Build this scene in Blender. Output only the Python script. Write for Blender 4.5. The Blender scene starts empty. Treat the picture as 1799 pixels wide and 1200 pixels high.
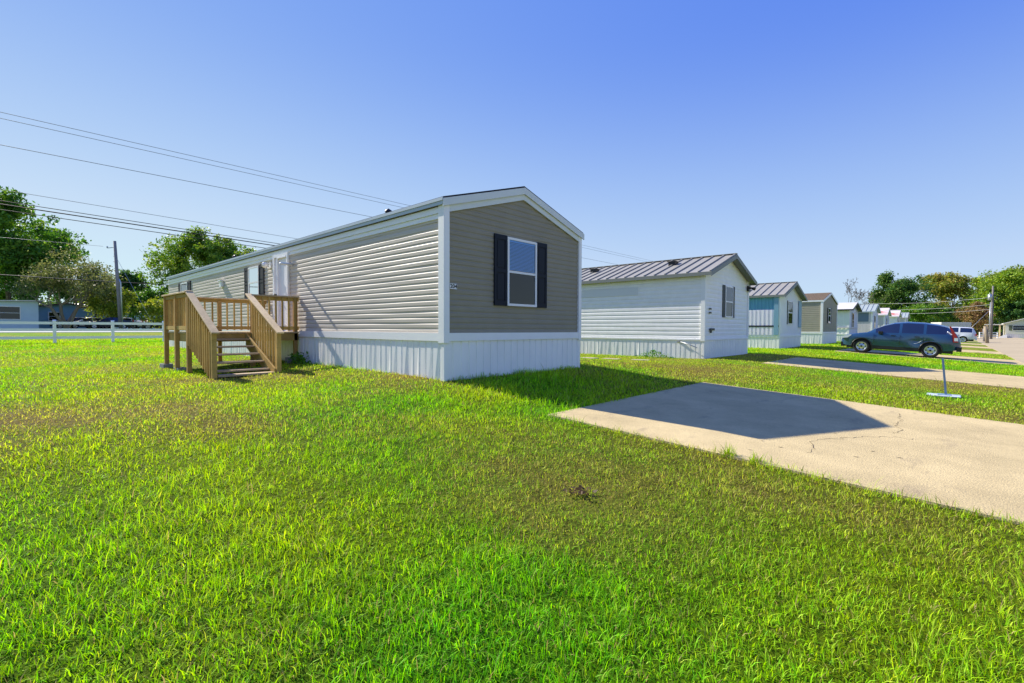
import bpy, bmesh, math, random
import numpy as np
from mathutils import Vector, Matrix
R=math.radians
rng=np.random.RandomState(7); random.seed(7)
S=bpy.context.scene; C=S.collection

# ------------------------------------------------------------------ camera, sky, sun, exposure
CAM=(6.448,-5.227,0.887); F=837.2; PITCH=-0.0275; YAW=0.7483; ROLL=0.0038
cd=bpy.data.cameras.new('camera'); cam=bpy.data.objects.new('camera',cd); C.objects.link(cam); S.camera=cam
fw=Vector((-math.sin(YAW)*math.cos(PITCH),math.cos(YAW)*math.cos(PITCH),math.sin(PITCH)))
r0=Vector((math.cos(YAW),math.sin(YAW),0)); u0=r0.cross(fw)
r1=r0*math.cos(ROLL)+u0*math.sin(ROLL); u1=-r0*math.sin(ROLL)+u0*math.cos(ROLL)
M=Matrix.Identity(4)
for i in range(3): M[i][0]=r1[i]; M[i][1]=u1[i]; M[i][2]=-fw[i]; M[i][3]=CAM[i]
cam.matrix_world=M
cd.sensor_width=36; cd.lens=F/1799*36; cd.clip_start=0.05; cd.clip_end=6000
AZ,EL=R(7.65),R(35.2)                       # the way the light travels, sun elevation
w=bpy.data.worlds.new('World'); S.world=w; w.use_nodes=True
nt=w.node_tree; nt.nodes.clear()
sky=nt.nodes.new('ShaderNodeTexSky'); sky.sky_type='NISHITA'; sky.sun_disc=False
sky.sun_elevation=EL; sky.sun_rotation=math.atan2(-math.cos(AZ),-math.sin(AZ)); sky.air_density=1.0; sky.dust_density=0.0; sky.ozone_density=3.0
sep=nt.nodes.new('ShaderNodeSeparateColor'); com=nt.nodes.new('ShaderNodeCombineColor'); nt.links.new(sky.outputs[0],sep.inputs[0])
for k_,(gain,gam) in enumerate(((.74,1.12),(1.00,.757),(4.45,.06))):      # tone of the blue, channel by channel
    p_=nt.nodes.new('ShaderNodeMath'); p_.operation='POWER'; p_.inputs[1].default_value=gam; nt.links.new(sep.outputs[k_],p_.inputs[0])
    g_=nt.nodes.new('ShaderNodeMath'); g_.operation='MULTIPLY'; g_.inputs[1].default_value=gain; nt.links.new(p_.outputs[0],g_.inputs[0]); lim_=nt.nodes.new('ShaderNodeMath'); lim_.operation='MINIMUM'; lim_.inputs[1].default_value=99; nt.links.new(g_.outputs[0],lim_.inputs[0]); nt.links.new(lim_.outputs[0],com.inputs[k_])
    if k_==0: redlim=lim_
    if k_==1:
        q_=nt.nodes.new('ShaderNodeMath'); q_.operation='MULTIPLY'; q_.inputs[1].default_value=.82; nt.links.new(g_.outputs[0],q_.inputs[0]); nt.links.new(q_.outputs[0],redlim.inputs[1])
bg=nt.nodes.new('ShaderNodeBackground'); bg.inputs['Strength'].default_value=0.10
wo=nt.nodes.new('ShaderNodeOutputWorld')
tcw=nt.nodes.new('ShaderNodeTexCoord'); sxyz=nt.nodes.new('ShaderNodeSeparateXYZ'); nt.links.new(tcw.outputs['Generated'],sxyz.inputs[0])
hz=nt.nodes.new('ShaderNodeMapRange'); hz.interpolation_type='SMOOTHSTEP'; hz.inputs[1].default_value=0; hz.inputs[2].default_value=.52; hz.inputs[3].default_value=.60; hz.inputs[4].default_value=0; nt.links.new(sxyz.outputs[2],hz.inputs[0])
hm=nt.nodes.new('ShaderNodeMixRGB'); hm.inputs[2].default_value=(3.1,4.25,5.3,1); nt.links.new(hz.outputs[0],hm.inputs[0]); nt.links.new(com.outputs[0],hm.inputs[1]); nt.links.new(hm.outputs[0],bg.inputs[0]); nt.links.new(bg.outputs[0],wo.inputs[0])
sl=bpy.data.lights.new('sun','SUN'); sl.energy=5.0; sl.angle=R(0.5); sl.color=(1,0.93,0.80)
so=bpy.data.objects.new('sun',sl); C.objects.link(so)
so.rotation_euler=Vector((math.cos(EL)*math.cos(AZ),math.cos(EL)*math.sin(AZ),-math.sin(EL))).to_track_quat('-Z','Y').to_euler()
S.view_settings.view_transform='Standard'; S.view_settings.look='None'; S.view_settings.exposure=0.85; S.view_settings.gamma=1
S.cycles.use_denoising=True
S.cycles.max_bounces=6; S.cycles.transparent_max_bounces=12

# ------------------------------------------------------------------ helpers
def tag(o,label=None,cat=None,group=None,kind=None):
    if label: o['label']=label
    if cat: o['category']=cat
    if group: o['group']=group
    if kind: o['kind']=kind
    return o
def thing(name,label,cat,loc=(0,0,0),rz=0,group=None):
    o=bpy.data.objects.new(name,None); C.objects.link(o); o.location=loc; o.rotation_euler=(0,0,rz); o.empty_display_size=.3
    return tag(o,label,cat,group)
def dup(o,parent=None):
    c=o.copy(); C.objects.link(c); c.parent=parent
    for ch in list(o.children): dup(ch,c)
    return c
def ss(x,a,b):
    t=np.clip((np.asarray(x,float)-a)/(b-a),0,1); return t*t*(3-2*t)
class MB:
    def __init__(s): s.v=[]; s.f=[]; s.m=[]; s.sm=[]
    def add(s,vs,fs,m=0,smooth=False):
        b=len(s.v); s.v+= [tuple(v) for v in vs]; s.f+=[tuple(b+i for i in f) for f in fs]; s.m+=[m]*len(fs); s.sm+=[smooth]*len(fs)
        return s
    def box(s,x0,y0,z0,x1,y1,z1,m=0):
        x0,x1=min(x0,x1),max(x0,x1); y0,y1=min(y0,y1),max(y0,y1); z0,z1=min(z0,z1),max(z0,z1)
        return s.add([(x0,y0,z0),(x1,y0,z0),(x1,y1,z0),(x0,y1,z0),(x0,y0,z1),(x1,y0,z1),(x1,y1,z1),(x0,y1,z1)],
              [(0,3,2,1),(4,5,6,7),(0,1,5,4),(1,2,6,5),(2,3,7,6),(3,0,4,7)],m)
    def beam(s,a,b,wy,hz,m=0,up=(0,0,1)):
        a=Vector(a); b=Vector(b); d=(b-a).normalized(); u=Vector(up); sd=d.cross(u).normalized(); u=sd.cross(d)
        vs=[p+sd*sx*wy/2+u*sz*hz/2 for p in (a,b) for sx,sz in ((-1,-1),(1,-1),(1,1),(-1,1))]
        return s.add(vs,[(0,1,2,3),(7,6,5,4),(0,4,5,1),(1,5,6,2),(2,6,7,3),(3,7,4,0)],m)
    def tube(s,pts,rad,n=8,m=0,smooth=True,caps=True):
        pts=[Vector(p) for p in pts]
        if not hasattr(rad,'__len__'): rad=[rad]*len(pts)
        vs=[]; fs=[]
        for i,p in enumerate(pts):
            d=(pts[min(i+1,len(pts)-1)]-pts[max(i-1,0)]).normalized()
            a=Vector((0,0,1)) if abs(d.z)<.9 else Vector((1,0,0)); x=d.cross(a).normalized(); y=d.cross(x)
            for k in range(n):
                t=2*math.pi*k/n; vs.append(p+(x*math.cos(t)+y*math.sin(t))*rad[i])
        for i in range(len(pts)-1):
            for k in range(n): fs.append((i*n+k,i*n+(k+1)%n,(i+1)*n+(k+1)%n,(i+1)*n+k))
        if caps: fs.append(tuple(range(n))[::-1]); fs.append(tuple((len(pts)-1)*n+k for k in range(n)))
        return s.add(vs,fs,m,smooth)
    def prism(s,poly,axis,a,b,m=0):            # poly in the two other axes
        def P(u,v,w): return {'x':(w,u,v),'y':(u,w,v),'z':(u,v,w)}[axis]
        n=len(poly); vs=[P(u,v,a) for u,v in poly]+[P(u,v,b) for u,v in poly]
        fs=[tuple(range(n)),tuple(range(2*n-1,n-1,-1))]+[(i,i+n,(i+1)%n+n,(i+1)%n) for i in range(n)]
        return s.add(vs,fs,m)
    def lathe(s,prof,c,axis='y',n=24,m=0,smooth=True):
        vs=[];fs=[]
        for (r,h) in prof:
            for k in range(n):
                t=2*math.pi*k/n; u,v=r*math.cos(t),r*math.sin(t)
                vs.append((c[0]+u,c[1]+h,c[2]+v) if axis=='y' else (c[0]+u,c[1]+v,c[2]+h))
        for i in range(len(prof)-1):
            for k in range(n): fs.append((i*n+k,i*n+(k+1)%n,(i+1)*n+(k+1)%n,(i+1)*n+k))
        return s.add(vs,fs,m,smooth)
    def build(s,name,mat,parent=None,label=None,bevel=0,fix=True):
        me=bpy.data.meshes.new(name); me.from_pydata(s.v,[],s.f)
        for m in (mat if isinstance(mat,(list,tuple)) else [mat]): me.materials.append(m)
        me.polygons.foreach_set('material_index',s.m); me.polygons.foreach_set('use_smooth',s.sm)
        if fix:
            bm=bmesh.new(); bm.from_mesh(me); bmesh.ops.recalc_face_normals(bm,faces=bm.faces)
            if bevel: bmesh.ops.bevel(bm,geom=list(bm.edges),offset=bevel,segments=1,affect='EDGES')
            bm.to_mesh(me); bm.free()
        me.update()
        o=bpy.data.objects.new(name,me); C.objects.link(o)
        if parent: o.parent=parent
        if label: o['label']=label
        return o
def npmesh(name,V,Fs,mat,col=None,parent=None,smooth=False):
    """V (n,3), Fs (m,k) array of equal-size polys, col (n,3)"""
    me=bpy.data.meshes.new(name); k=Fs.shape[1]; m=len(Fs)
    me.vertices.add(len(V)); me.vertices.foreach_set('co',np.asarray(V,np.float32).ravel())
    me.loops.add(m*k); me.loops.foreach_set('vertex_index',np.asarray(Fs,np.int32).ravel())
    me.polygons.add(m); me.polygons.foreach_set('loop_start',np.arange(0,m*k,k,dtype=np.int32))
    if smooth: me.polygons.foreach_set('use_smooth',np.ones(m,bool))
    me.update(calc_edges=True)
    if col is not None:
        a=me.color_attributes.new('Col','FLOAT_COLOR','POINT')
        a.data.foreach_set('color',np.concatenate([col,np.ones((len(col),1))],1).astype(np.float32).ravel())
    me.materials.append(mat)
    o=bpy.data.objects.new(name,me); C.objects.link(o); o.parent=parent
    return o
# value noise in python, shared by ground and blades
_H=np.random.RandomState(3).rand(256,256)
def vn(x,y,sc,o=0):
    x=np.asarray(x,float)/sc+37.3+o*11.7; y=np.asarray(y,float)/sc+51.9+o*5.3
    xi=np.floor(x).astype(int); yi=np.floor(y).astype(int); fx=x-xi; fy=y-yi; fx=fx*fx*(3-2*fx); fy=fy*fy*(3-2*fy)
    g=lambda a,b:_H[a%256,b%256]
    return (g(xi,yi)*(1-fx)+g(xi+1,yi)*fx)*(1-fy)+(g(xi,yi+1)*(1-fx)+g(xi+1,yi+1)*fx)*fy

# ------------------------------------------------------------------ materials
def mat(name,col,rough=.6,spec=.4,metal=0,noise=None,bump=None,coat=0,trans=None,stain=None):
    m=bpy.data.materials.new(name); m.use_nodes=True; n=m.node_tree; b=n.nodes['Principled BSDF']
    b.inputs['Base Color'].default_value=(*col,1); b.inputs['Roughness'].default_value=rough
    b.inputs['Specular IOR Level'].default_value=spec; b.inputs['Metallic'].default_value=metal
    if coat: b.inputs['Coat Weight'].default_value=coat; b.inputs['Coat Roughness'].default_value=.05
    tc=n.nodes.new('ShaderNodeTexCoord')
    last=None
    if noise:          # (scale xyz, amount, detail)
        mp=n.nodes.new('ShaderNodeMapping'); mp.inputs['Scale'].default_value=noise[0]; n.links.new(tc.outputs['Object'],mp.inputs[0])
        nz=n.nodes.new('ShaderNodeTexNoise'); nz.inputs['Scale'].default_value=1; nz.inputs['Detail'].default_value=6; nz.inputs['Roughness'].default_value=.65
        n.links.new(mp.outputs[0],nz.inputs[0])
        cr=n.nodes.new('ShaderNodeMapRange'); cr.inputs[1].default_value=.3; cr.inputs[2].default_value=.7; cr.inputs[3].default_value=1-noise[1]; cr.inputs[4].default_value=1+noise[1]
        n.links.new(nz.outputs['Fac'],cr.inputs[0])
        mx=n.nodes.new('ShaderNodeVectorMath'); mx.operation='SCALE'; mx.inputs[0].default_value=col; n.links.new(cr.outputs[0],mx.inputs['Scale'])
        last=mx.outputs[0]; n.links.new(last,b.inputs['Base Color'])
    if stain:          # (colour, scale xyz, threshold, strength): blotchy dirt with a shape of its own
        mp=n.nodes.new('ShaderNodeMapping'); mp.inputs['Scale'].default_value=stain[1]; n.links.new(tc.outputs['Object'],mp.inputs[0])
        nz=n.nodes.new('ShaderNodeTexNoise'); nz.inputs['Scale'].default_value=1; nz.inputs['Detail'].default_value=8; nz.inputs['Roughness'].default_value=.7
        n.links.new(mp.outputs[0],nz.inputs[0])
        cr=n.nodes.new('ShaderNodeMapRange'); cr.inputs[1].default_value=stain[2]; cr.inputs[2].default_value=stain[2]+.12; cr.inputs[3].default_value=0; cr.inputs[4].default_value=stain[3]
        n.links.new(nz.outputs['Fac'],cr.inputs[0])
        mx=n.nodes.new('ShaderNodeMixRGB'); mx.inputs[1].default_value=(*col,1); mx.inputs[2].default_value=(*stain[0],1); n.links.new(cr.outputs[0],mx.inputs[0])
        if last: n.links.new(last,mx.inputs[1])
        n.links.new(mx.outputs[0],b.inputs['Base Color'])
    if bump:           # (scale, strength, distance)
        nz=n.nodes.new('ShaderNodeTexNoise'); nz.inputs['Scale'].default_value=bump[0]; nz.inputs['Detail'].default_value=5
        n.links.new(tc.outputs['Object'],nz.inputs[0])
        bp=n.nodes.new('ShaderNodeBump'); bp.inputs['Strength'].default_value=bump[1]; bp.inputs['Distance'].default_value=bump[2]
        n.links.new(nz.outputs['Fac'],bp.inputs['Height']); n.links.new(bp.outputs[0],b.inputs['Normal'])
    return m
def leafmat(name,transl=.45,rough=.55,spec=.25):
    m=bpy.data.materials.new(name); m.use_nodes=True; n=m.node_tree; b=n.nodes['Principled BSDF']; out=n.nodes['Material Output']
    a=n.nodes.new('ShaderNodeVertexColor'); a.layer_name='Col'
    b.inputs['Roughness'].default_value=rough; b.inputs['Specular IOR Level'].default_value=spec
    t=n.nodes.new('ShaderNodeBsdfTranslucent'); mx=n.nodes.new('ShaderNodeMixShader'); mx.inputs[0].default_value=transl
    n.links.new(a.outputs[0],b.inputs['Base Color'])
    hs=n.nodes.new('ShaderNodeHueSaturation'); hs.inputs['Hue'].default_value=.49; hs.inputs['Saturation'].default_value=1.1; hs.inputs['Value'].default_value=1.25
    n.links.new(a.outputs[0],hs.inputs['Color']); n.links.new(hs.outputs[0],t.inputs[0])
    n.links.new(b.outputs[0],mx.inputs[1]); n.links.new(t.outputs[0],mx.inputs[2]); n.links.new(mx.outputs[0],out.inputs[0])
    return m
def glassmat(name,col,alpha=.5,rough=.02):
    """window glass: reflects, lets part of what is behind through"""
    m=bpy.data.materials.new(name); m.use_nodes=True; n=m.node_tree; n.nodes.clear()
    out=n.nodes.new('ShaderNodeOutputMaterial'); g=n.nodes.new('ShaderNodeBsdfGlossy'); g.inputs['Roughness'].default_value=rough
    t=n.nodes.new('ShaderNodeBsdfTransparent'); t.inputs[0].default_value=(*col,1)
    fr=n.nodes.new('ShaderNodeFresnel'); fr.inputs[0].default_value=1.5
    mr=n.nodes.new('ShaderNodeMapRange'); mr.inputs[1].default_value=0; mr.inputs[2].default_value=1; mr.inputs[3].default_value=alpha; mr.inputs[4].default_value=1
    mx=n.nodes.new('ShaderNodeMixShader'); n.links.new(fr.outputs[0],mr.inputs[0]); n.links.new(mr.outputs[0],mx.inputs[0])
    n.links.new(t.outputs[0],mx.inputs[1]); n.links.new(g.outputs[0],mx.inputs[2]); n.links.new(mx.outputs[0],out.inputs[0])
    return m
def woodmat(name,col,k=0):
    m=mat(name,col,.75,.2,noise=((3,3,3),.18))
    n=m.node_tree; b=n.nodes['Principled BSDF']; src=b.inputs['Base Color'].links[0].from_socket
    tc=n.nodes.new('ShaderNodeTexCoord'); nz=n.nodes.new('ShaderNodeTexNoise'); nz.inputs['Scale'].default_value=22; nz.inputs['Detail'].default_value=8; nz.inputs['Distortion'].default_value=1.5
    n.links.new(tc.outputs['Object'],nz.inputs[0])
    cr=n.nodes.new('ShaderNodeMapRange'); cr.inputs[1].default_value=.55; cr.inputs[2].default_value=.75; cr.inputs[3].default_value=0; cr.inputs[4].default_value=.6
    n.links.new(nz.outputs['Fac'],cr.inputs[0]); mx=n.nodes.new('ShaderNodeMixRGB'); mx.inputs[2].default_value=(col[0]*.35,col[1]*.35,col[2]*.35,1)
    oi=n.nodes.new('ShaderNodeObjectInfo'); ov=n.nodes.new('ShaderNodeMapRange'); ov.inputs[3].default_value=.68; ov.inputs[4].default_value=1.2; n.links.new(oi.outputs['Random'],ov.inputs[0])
    vs=n.nodes.new('ShaderNodeVectorMath'); vs.operation='SCALE'; n.links.new(src,vs.inputs[0]); n.links.new(ov.outputs[0],vs.inputs['Scale']); src=vs.outputs[0]
    n.links.new(src,mx.inputs[1]); n.links.new(cr.outputs[0],mx.inputs[0]); n.links.new(mx.outputs[0],b.inputs['Base Color'])
    return m
W_=mat('white_vinyl',(.85,.85,.83),.45,.4,noise=((1.5,1.5,1.5),.03))
TRIM=mat('trim_pale',(.66,.70,.68),.45,.4,noise=((2,2,2),.04))
SKIRT=mat('skirting_metal',(.84,.84,.82),.4,.4,stain=((.20,.22,.17),(9,9,2.2),.66,.45),noise=((2,2,1),.05))
TAUPE_LIT=mat('taupe_vinyl_lit',(.55,.49,.41),.55,.35,noise=((.7,.7,3),.07),bump=(60,.15,.003))  # lighter copy of the siding, for the sunlit long wall
GABLE_SHADE=mat('gable_vinyl_shaded',(.285,.258,.19),.6,.3,noise=((2,2,2),.06),bump=(90,.25,.002))  # darker copy of the siding for gable ends, shade put into its colour
TAN=mat('tan_vinyl',(.36,.33,.25),.6,.3,noise=((2,2,2),.06))
FASCIA=mat('fascia_blue_grey',(.42,.50,.56),.4,.4,noise=((1,1,1),.06))
SHINGLE=mat('shingles',(.035,.035,.04),.9,.2,noise=((8,8,8),.4))
BSHINGLE=mat('brown_shingles',(.17,.125,.085),.9,.2,noise=((14,14,14),.45))
SHUT=mat('navy_shutter',(.008,.012,.022),.6,.25)
SHUT2=mat('slate_shutter',(.010,.018,.028),.5,.4)
FRAME=mat('window_frame_white',(.80,.80,.80),.35,.5)
GLASS=glassmat('window_glass',(.45,.75,1.0),.05)  # blue tint stands in for reflected sky
GLASSD=glassmat('window_glass_dark',(.08,.17,.28),.02)
TEAL=glassmat('window_glass_teal',(.25,.6,.6),.2)
BLIND=mat('blinds',(.34,.66,1.0),.6,.3)  # reflected sky blue put into the slat colour
BACKING=mat('painted_dark_backing',(.012,.06,.13),.8,.1)  # flat backing, unlit interior and navy reflection put into its colour
DOORM=mat('white_door',(.74,.75,.77),.4,.4)
METAL=mat('galvanised_roof',(.31,.295,.25),.5,.4,metal=.0,noise=((.7,.7,.7),.10))
METALW=mat('pale_metal_roof',(.62,.60,.56),.5,.4,noise=((1,1,1),.10))
METALG=mat('green_grey_roof',(.40,.45,.42),.5,.4,metal=.2,noise=((1,1,1),.08))
RUST=mat('rusty_roof',(.62,.58,.56),.55,.3,stain=((.50,.07,.03),(.5,1.1,1),.50,.95))
FASCD=mat('fascia_dark_grey',(.20,.215,.20),.5,.3)
WSID=mat('white_board_siding',(.84,.84,.82),.5,.35,noise=((3,3,3),.05),stain=((.35,.36,.38),(1.4,1.4,9),.67,.35))
BLUE=mat('turquoise_panel',(.14,.36,.52),.5,.35,noise=((3,3,.7),.12))
PALEB=mat('pale_blue_panel',(.60,.62,.76),.5,.35,noise=((3,3,.7),.08))
LBLUE=mat('light_blue_trim',(.20,.36,.48),.5,.35)
NAVY=mat('dark_blue_shade',(.13,.19,.26),.5,.35)
GREYP=mat('grey_panel',(.56,.53,.55),.5,.35,noise=((3,3,.7),.10))
CONC=mat('concrete',(.53,.42,.222),.9,.15,noise=((1.3,1.3,1.3),.17),stain=((.30,.235,.15),(2.6,.9,1),.58,.55),bump=(70,1.0,.007))
def speckle(m,sc=260,amt=.28):
    n=m.node_tree; b=n.nodes['Principled BSDF']; src=b.inputs['Base Color'].links[0].from_socket
    tc=n.nodes.new('ShaderNodeTexCoord'); nz=n.nodes.new('ShaderNodeTexNoise'); nz.inputs['Scale'].default_value=sc; nz.inputs['Detail'].default_value=3; n.links.new(tc.outputs['Object'],nz.inputs[0])
    n2=n.nodes.new('ShaderNodeTexNoise'); n2.inputs['Scale'].default_value=28; n2.inputs['Detail'].default_value=9; n2.inputs['Roughness'].default_value=.8; n.links.new(tc.outputs['Object'],n2.inputs[0])
    ad=n.nodes.new('ShaderNodeMath'); n.links.new(nz.outputs['Fac'],ad.inputs[0]); n.links.new(n2.outputs['Fac'],ad.inputs[1])
    mr=n.nodes.new('ShaderNodeMapRange'); mr.inputs[1].default_value=.7; mr.inputs[2].default_value=1.3; mr.inputs[3].default_value=1-amt; mr.inputs[4].default_value=1+amt; n.links.new(ad.outputs[0],mr.inputs[0])
    v=n.nodes.new('ShaderNodeVectorMath'); v.operation='SCALE'; n.links.new(src,v.inputs[0]); n.links.new(mr.outputs[0],v.inputs['Scale']); n.links.new(v.outputs[0],b.inputs['Base Color'])
speckle(CONC,190,.17)
CRACK=mat('crack_dirt',(.13,.10,.065),.95,.1)
ROADM=mat('road_concrete',(.42,.345,.225),.9,.15,noise=((.35,.35,.35),.09),bump=(25,.3,.008))
HWY=mat('highway_surface',(.42,.42,.41),.9,.15,noise=((.3,.3,.3),.06))
WOOD=woodmat('deck_wood',(.56,.37,.105))
WOODP=woodmat('rail_cap_wood',(.74,.55,.30))
WOODD=woodmat('post_wood',(.46,.28,.085))
WOODW=woodmat('weathered_tread',(.44,.33,.20))
POLE=woodmat('pole_wood',(.22,.20,.20))
BLOCK=mat('cinder_block',(.26,.27,.26),.95,.1,noise=((9,9,9),.2),bump=(60,.6,.006))
BLK=mat('black_plastic',(.015,.015,.018),.4,.4)
WIRE=mat('cable_black',(.02,.022,.03),.6,.2)
WIREG=mat('wire_grey',(.16,.17,.24),.5,.3)
GALV=mat('galvanised_steel',(.45,.47,.50),.4,.5,metal=.6)
BARK=mat('bark',(.12,.095,.07),.95,.1,noise=((5,5,2),.3))
BARKL=mat('pale_bark',(.28,.23,.17),.95,.1,noise=((5,5,2),.25))
BARKT=mat('bare_twigs',(.15,.13,.12),.95,.1)
LEAF=leafmat('leaves',.35)
GRASS=leafmat('grass_blade',.42,.55,.15)

# ------------------------------------------------------------------ terrain
def T(X,Y):
    X=np.asarray(X,float); Y=np.asarray(Y,float)
    s=ss(X,-1.0,1.8)
    left=-.2*ss(Y,5,11)-.12*ss(-Y,0,2.2)*ss(X,-18,-11)+.42*ss(-X,33,46)+.22*ss(-X,46,54)
    right=-.10-.054*np.clip(X,-2,8.7)-.04*ss(Y,5,20)
    return left*(1-s)+right*s
def Tz(x,y): return float(T(x,y))
XL=np.unique(np.concatenate([[-2500,-1500,-800,-500,-300,-200,-150,-110,-90,-75,-66,-60],np.arange(-56,-30,2.),np.arange(-30,-12,1.),np.arange(-12,-3,.5),np.arange(-3,12.01,.25),[13,14,16,18,22,30,45,70,110,180,300,600,1200,2500]]))
YL=np.unique(np.concatenate([[-2500,-1200,-600,-300,-150,-80,-50,-35,-25,-18,-14,-11],np.arange(-9,20,.25),np.arange(20,40,1.),np.arange(40,130,3.),[140,160,200,260,400,700,1200,2500]]))
HOMEY=[0,12.0,24.6,36.8,49.2,61.6,74,86.4,98.8]
DRV=[(2.62,-.42,4.78)]+[(1.9,y-.5,y+4.3) for y in HOMEY[1:]]+[(1.9,111.,115.8),(1.9,123.,127.8)]
RX0,RX1=8.72,15.6
def dryness(x,y):
    n=.55*vn(x,y,2.6)+.3*vn(x,y,.9,1)+.15*vn(x,y,.35,2)
    d=(n-.5)*1.7+.42
    x=np.asarray(x,float); y=np.asarray(y,float)
    # greener by the left foreground, drier by the drive and in the middle lawn
    d=d-.55*np.exp(-(((x-3.4)/1.9)**2+((y+4.9)/1.5)**2))-.25*np.exp(-(((x-5.5)/2.2)**2+((y+3.6)/.7)**2))
    d=d+.22*np.exp(-(((x-4.6)/2.2)**2+((y+1.9)/1.0)**2))
    d=d+.22*np.exp(-(((x-3.2)/1.6)**2+((y+2.4)/.9)**2))
    d=d+.55*np.exp(-(((x-.3)/1.4)**2+((y+3.6)/.5)**2))
    d=d-.35*ss(-x,6,16)+.40*np.exp(-(((y-7.3)/2.1)**2))*ss(x,-4,1)*(1-.5*ss(x,4,8))
    d=d-.6*ss(y,16,18)*(1-ss(y,24,25))
    d=d-.5*np.exp(-((x-1.1)/1.1)**2-((y-1.8)/2.2)**2)
    d=d-.3*ss(y,24,30)*(1-ss(x,5,7))
    return np.clip(d,0,1)
G1=np.array([.13,.48,.008]); G2=np.array([.37,.57,.014]); DRY=np.array([.50,.47,.09]); BRN=np.array([.22,.15,.045])
def lawncol(x,y,k=1.0):
    d=dryness(x,y)[...,None]; n=vn(x,y,1.3,4)[...,None]
    g=G1*(1-n)+G2*n
    c=g*(1-d)+ (DRY*(1-.4*n)+BRN*.4*n)*d
    return c*k
GX,GY=np.meshgrid(XL,YL,indexing='ij'); V=np.stack([GX,GY,T(GX,GY)],-1).reshape(-1,3)
nx,ny=len(XL),len(YL); I,J=np.meshgrid(np.arange(nx-1),np.arange(ny-1),indexing='ij'); a=(I*ny+J).ravel()
Fq=np.stack([a,a+ny,a+ny+1,a+1],1)
def groundmat():
    m=bpy.data.materials.new('lawn_soil'); m.use_nodes=True; n=m.node_tree; b=n.nodes['Principled BSDF']; b.inputs['Roughness'].default_value=.95; b.inputs['Specular IOR Level'].default_value=.05
    a=n.nodes.new('ShaderNodeVertexColor'); a.layer_name='Col'
    tc=n.nodes.new('ShaderNodeTexCoord')
    nz=n.nodes.new('ShaderNodeTexNoise'); nz.inputs['Scale'].default_value=7; nz.inputs['Detail'].default_value=9; nz.inputs['Roughness'].default_value=.75; n.links.new(tc.outputs['Object'],nz.inputs[0])
    mr=n.nodes.new('ShaderNodeMapRange'); mr.inputs[1].default_value=.35; mr.inputs[2].default_value=.65; mr.inputs[3].default_value=.55; mr.inputs[4].default_value=1.25; n.links.new(nz.outputs['Fac'],mr.inputs[0])
    sc=n.nodes.new('ShaderNodeVectorMath'); sc.operation='SCALE'; n.links.new(a.outputs[0],sc.inputs[0]); n.links.new(mr.outputs[0],sc.inputs['Scale']); n.links.new(sc.outputs[0],b.inputs['Base Color'])
    n2=n.nodes.new('ShaderNodeTexNoise'); n2.inputs['Scale'].default_value=30; n2.inputs['Detail'].default_value=8; n.links.new(tc.outputs['Object'],n2.inputs[0])
    bp=n.nodes.new('ShaderNodeBump'); bp.inputs['Strength'].default_value=.8; bp.inputs['Distance'].default_value=.04; n.links.new(n2.outputs['Fac'],bp.inputs['Height']); n.links.new(bp.outputs[0],b.inputs['Normal'])
    return m
gcol=lawncol(V[:,0],V[:,1],1.0)*np.array([1,.8,1])*(.28+.42*ss(np.hypot(V[:,0]-CAM[0],V[:,1]-CAM[1]),5,30))[:,None]  # shaded gaps between near blades put into the ground colour
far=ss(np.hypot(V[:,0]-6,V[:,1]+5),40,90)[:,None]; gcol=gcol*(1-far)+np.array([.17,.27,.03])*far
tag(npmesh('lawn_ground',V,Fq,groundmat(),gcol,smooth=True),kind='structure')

def sheet(name,m,x0,x1,y0,y1,off,extra=None,thick=0):
    xs=np.unique(np.concatenate([[x0,x1],XL[(XL>x0)&(XL<x1)]])); ys=np.unique(np.concatenate([[y0,y1],YL[(YL>y0)&(YL<y1)]]))
    b=MB(); vs=[]; fs=[]
    for x in xs:
        for y in ys: vs.append((x,y,Tz(x,y)+off))
    k=len(ys)
    for i in range(len(xs)-1):
        for j in range(k-1): fs.append((i*k+j,(i+1)*k+j,(i+1)*k+j+1,i*k+j+1))
    b.add(vs,fs)
    def skirt(line):
        vs=[]; 
        for x,y in line: z=Tz(x,y)+off; vs+=[(x,y,z),(x,y,z-.12)]
        b.add(vs,[(2*i,2*i+2,2*i+3,2*i+1) for i in range(len(line)-1)])
    skirt([(x,y0) for x in xs]); skirt([(x,y1) for x in xs]); skirt([(x0,y) for y in ys]); skirt([(x1,y) for y in ys])
    if extra: extra(b)
    return tag(b.build(name,[m,CRACK],fix=False),kind='structure')
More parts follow.
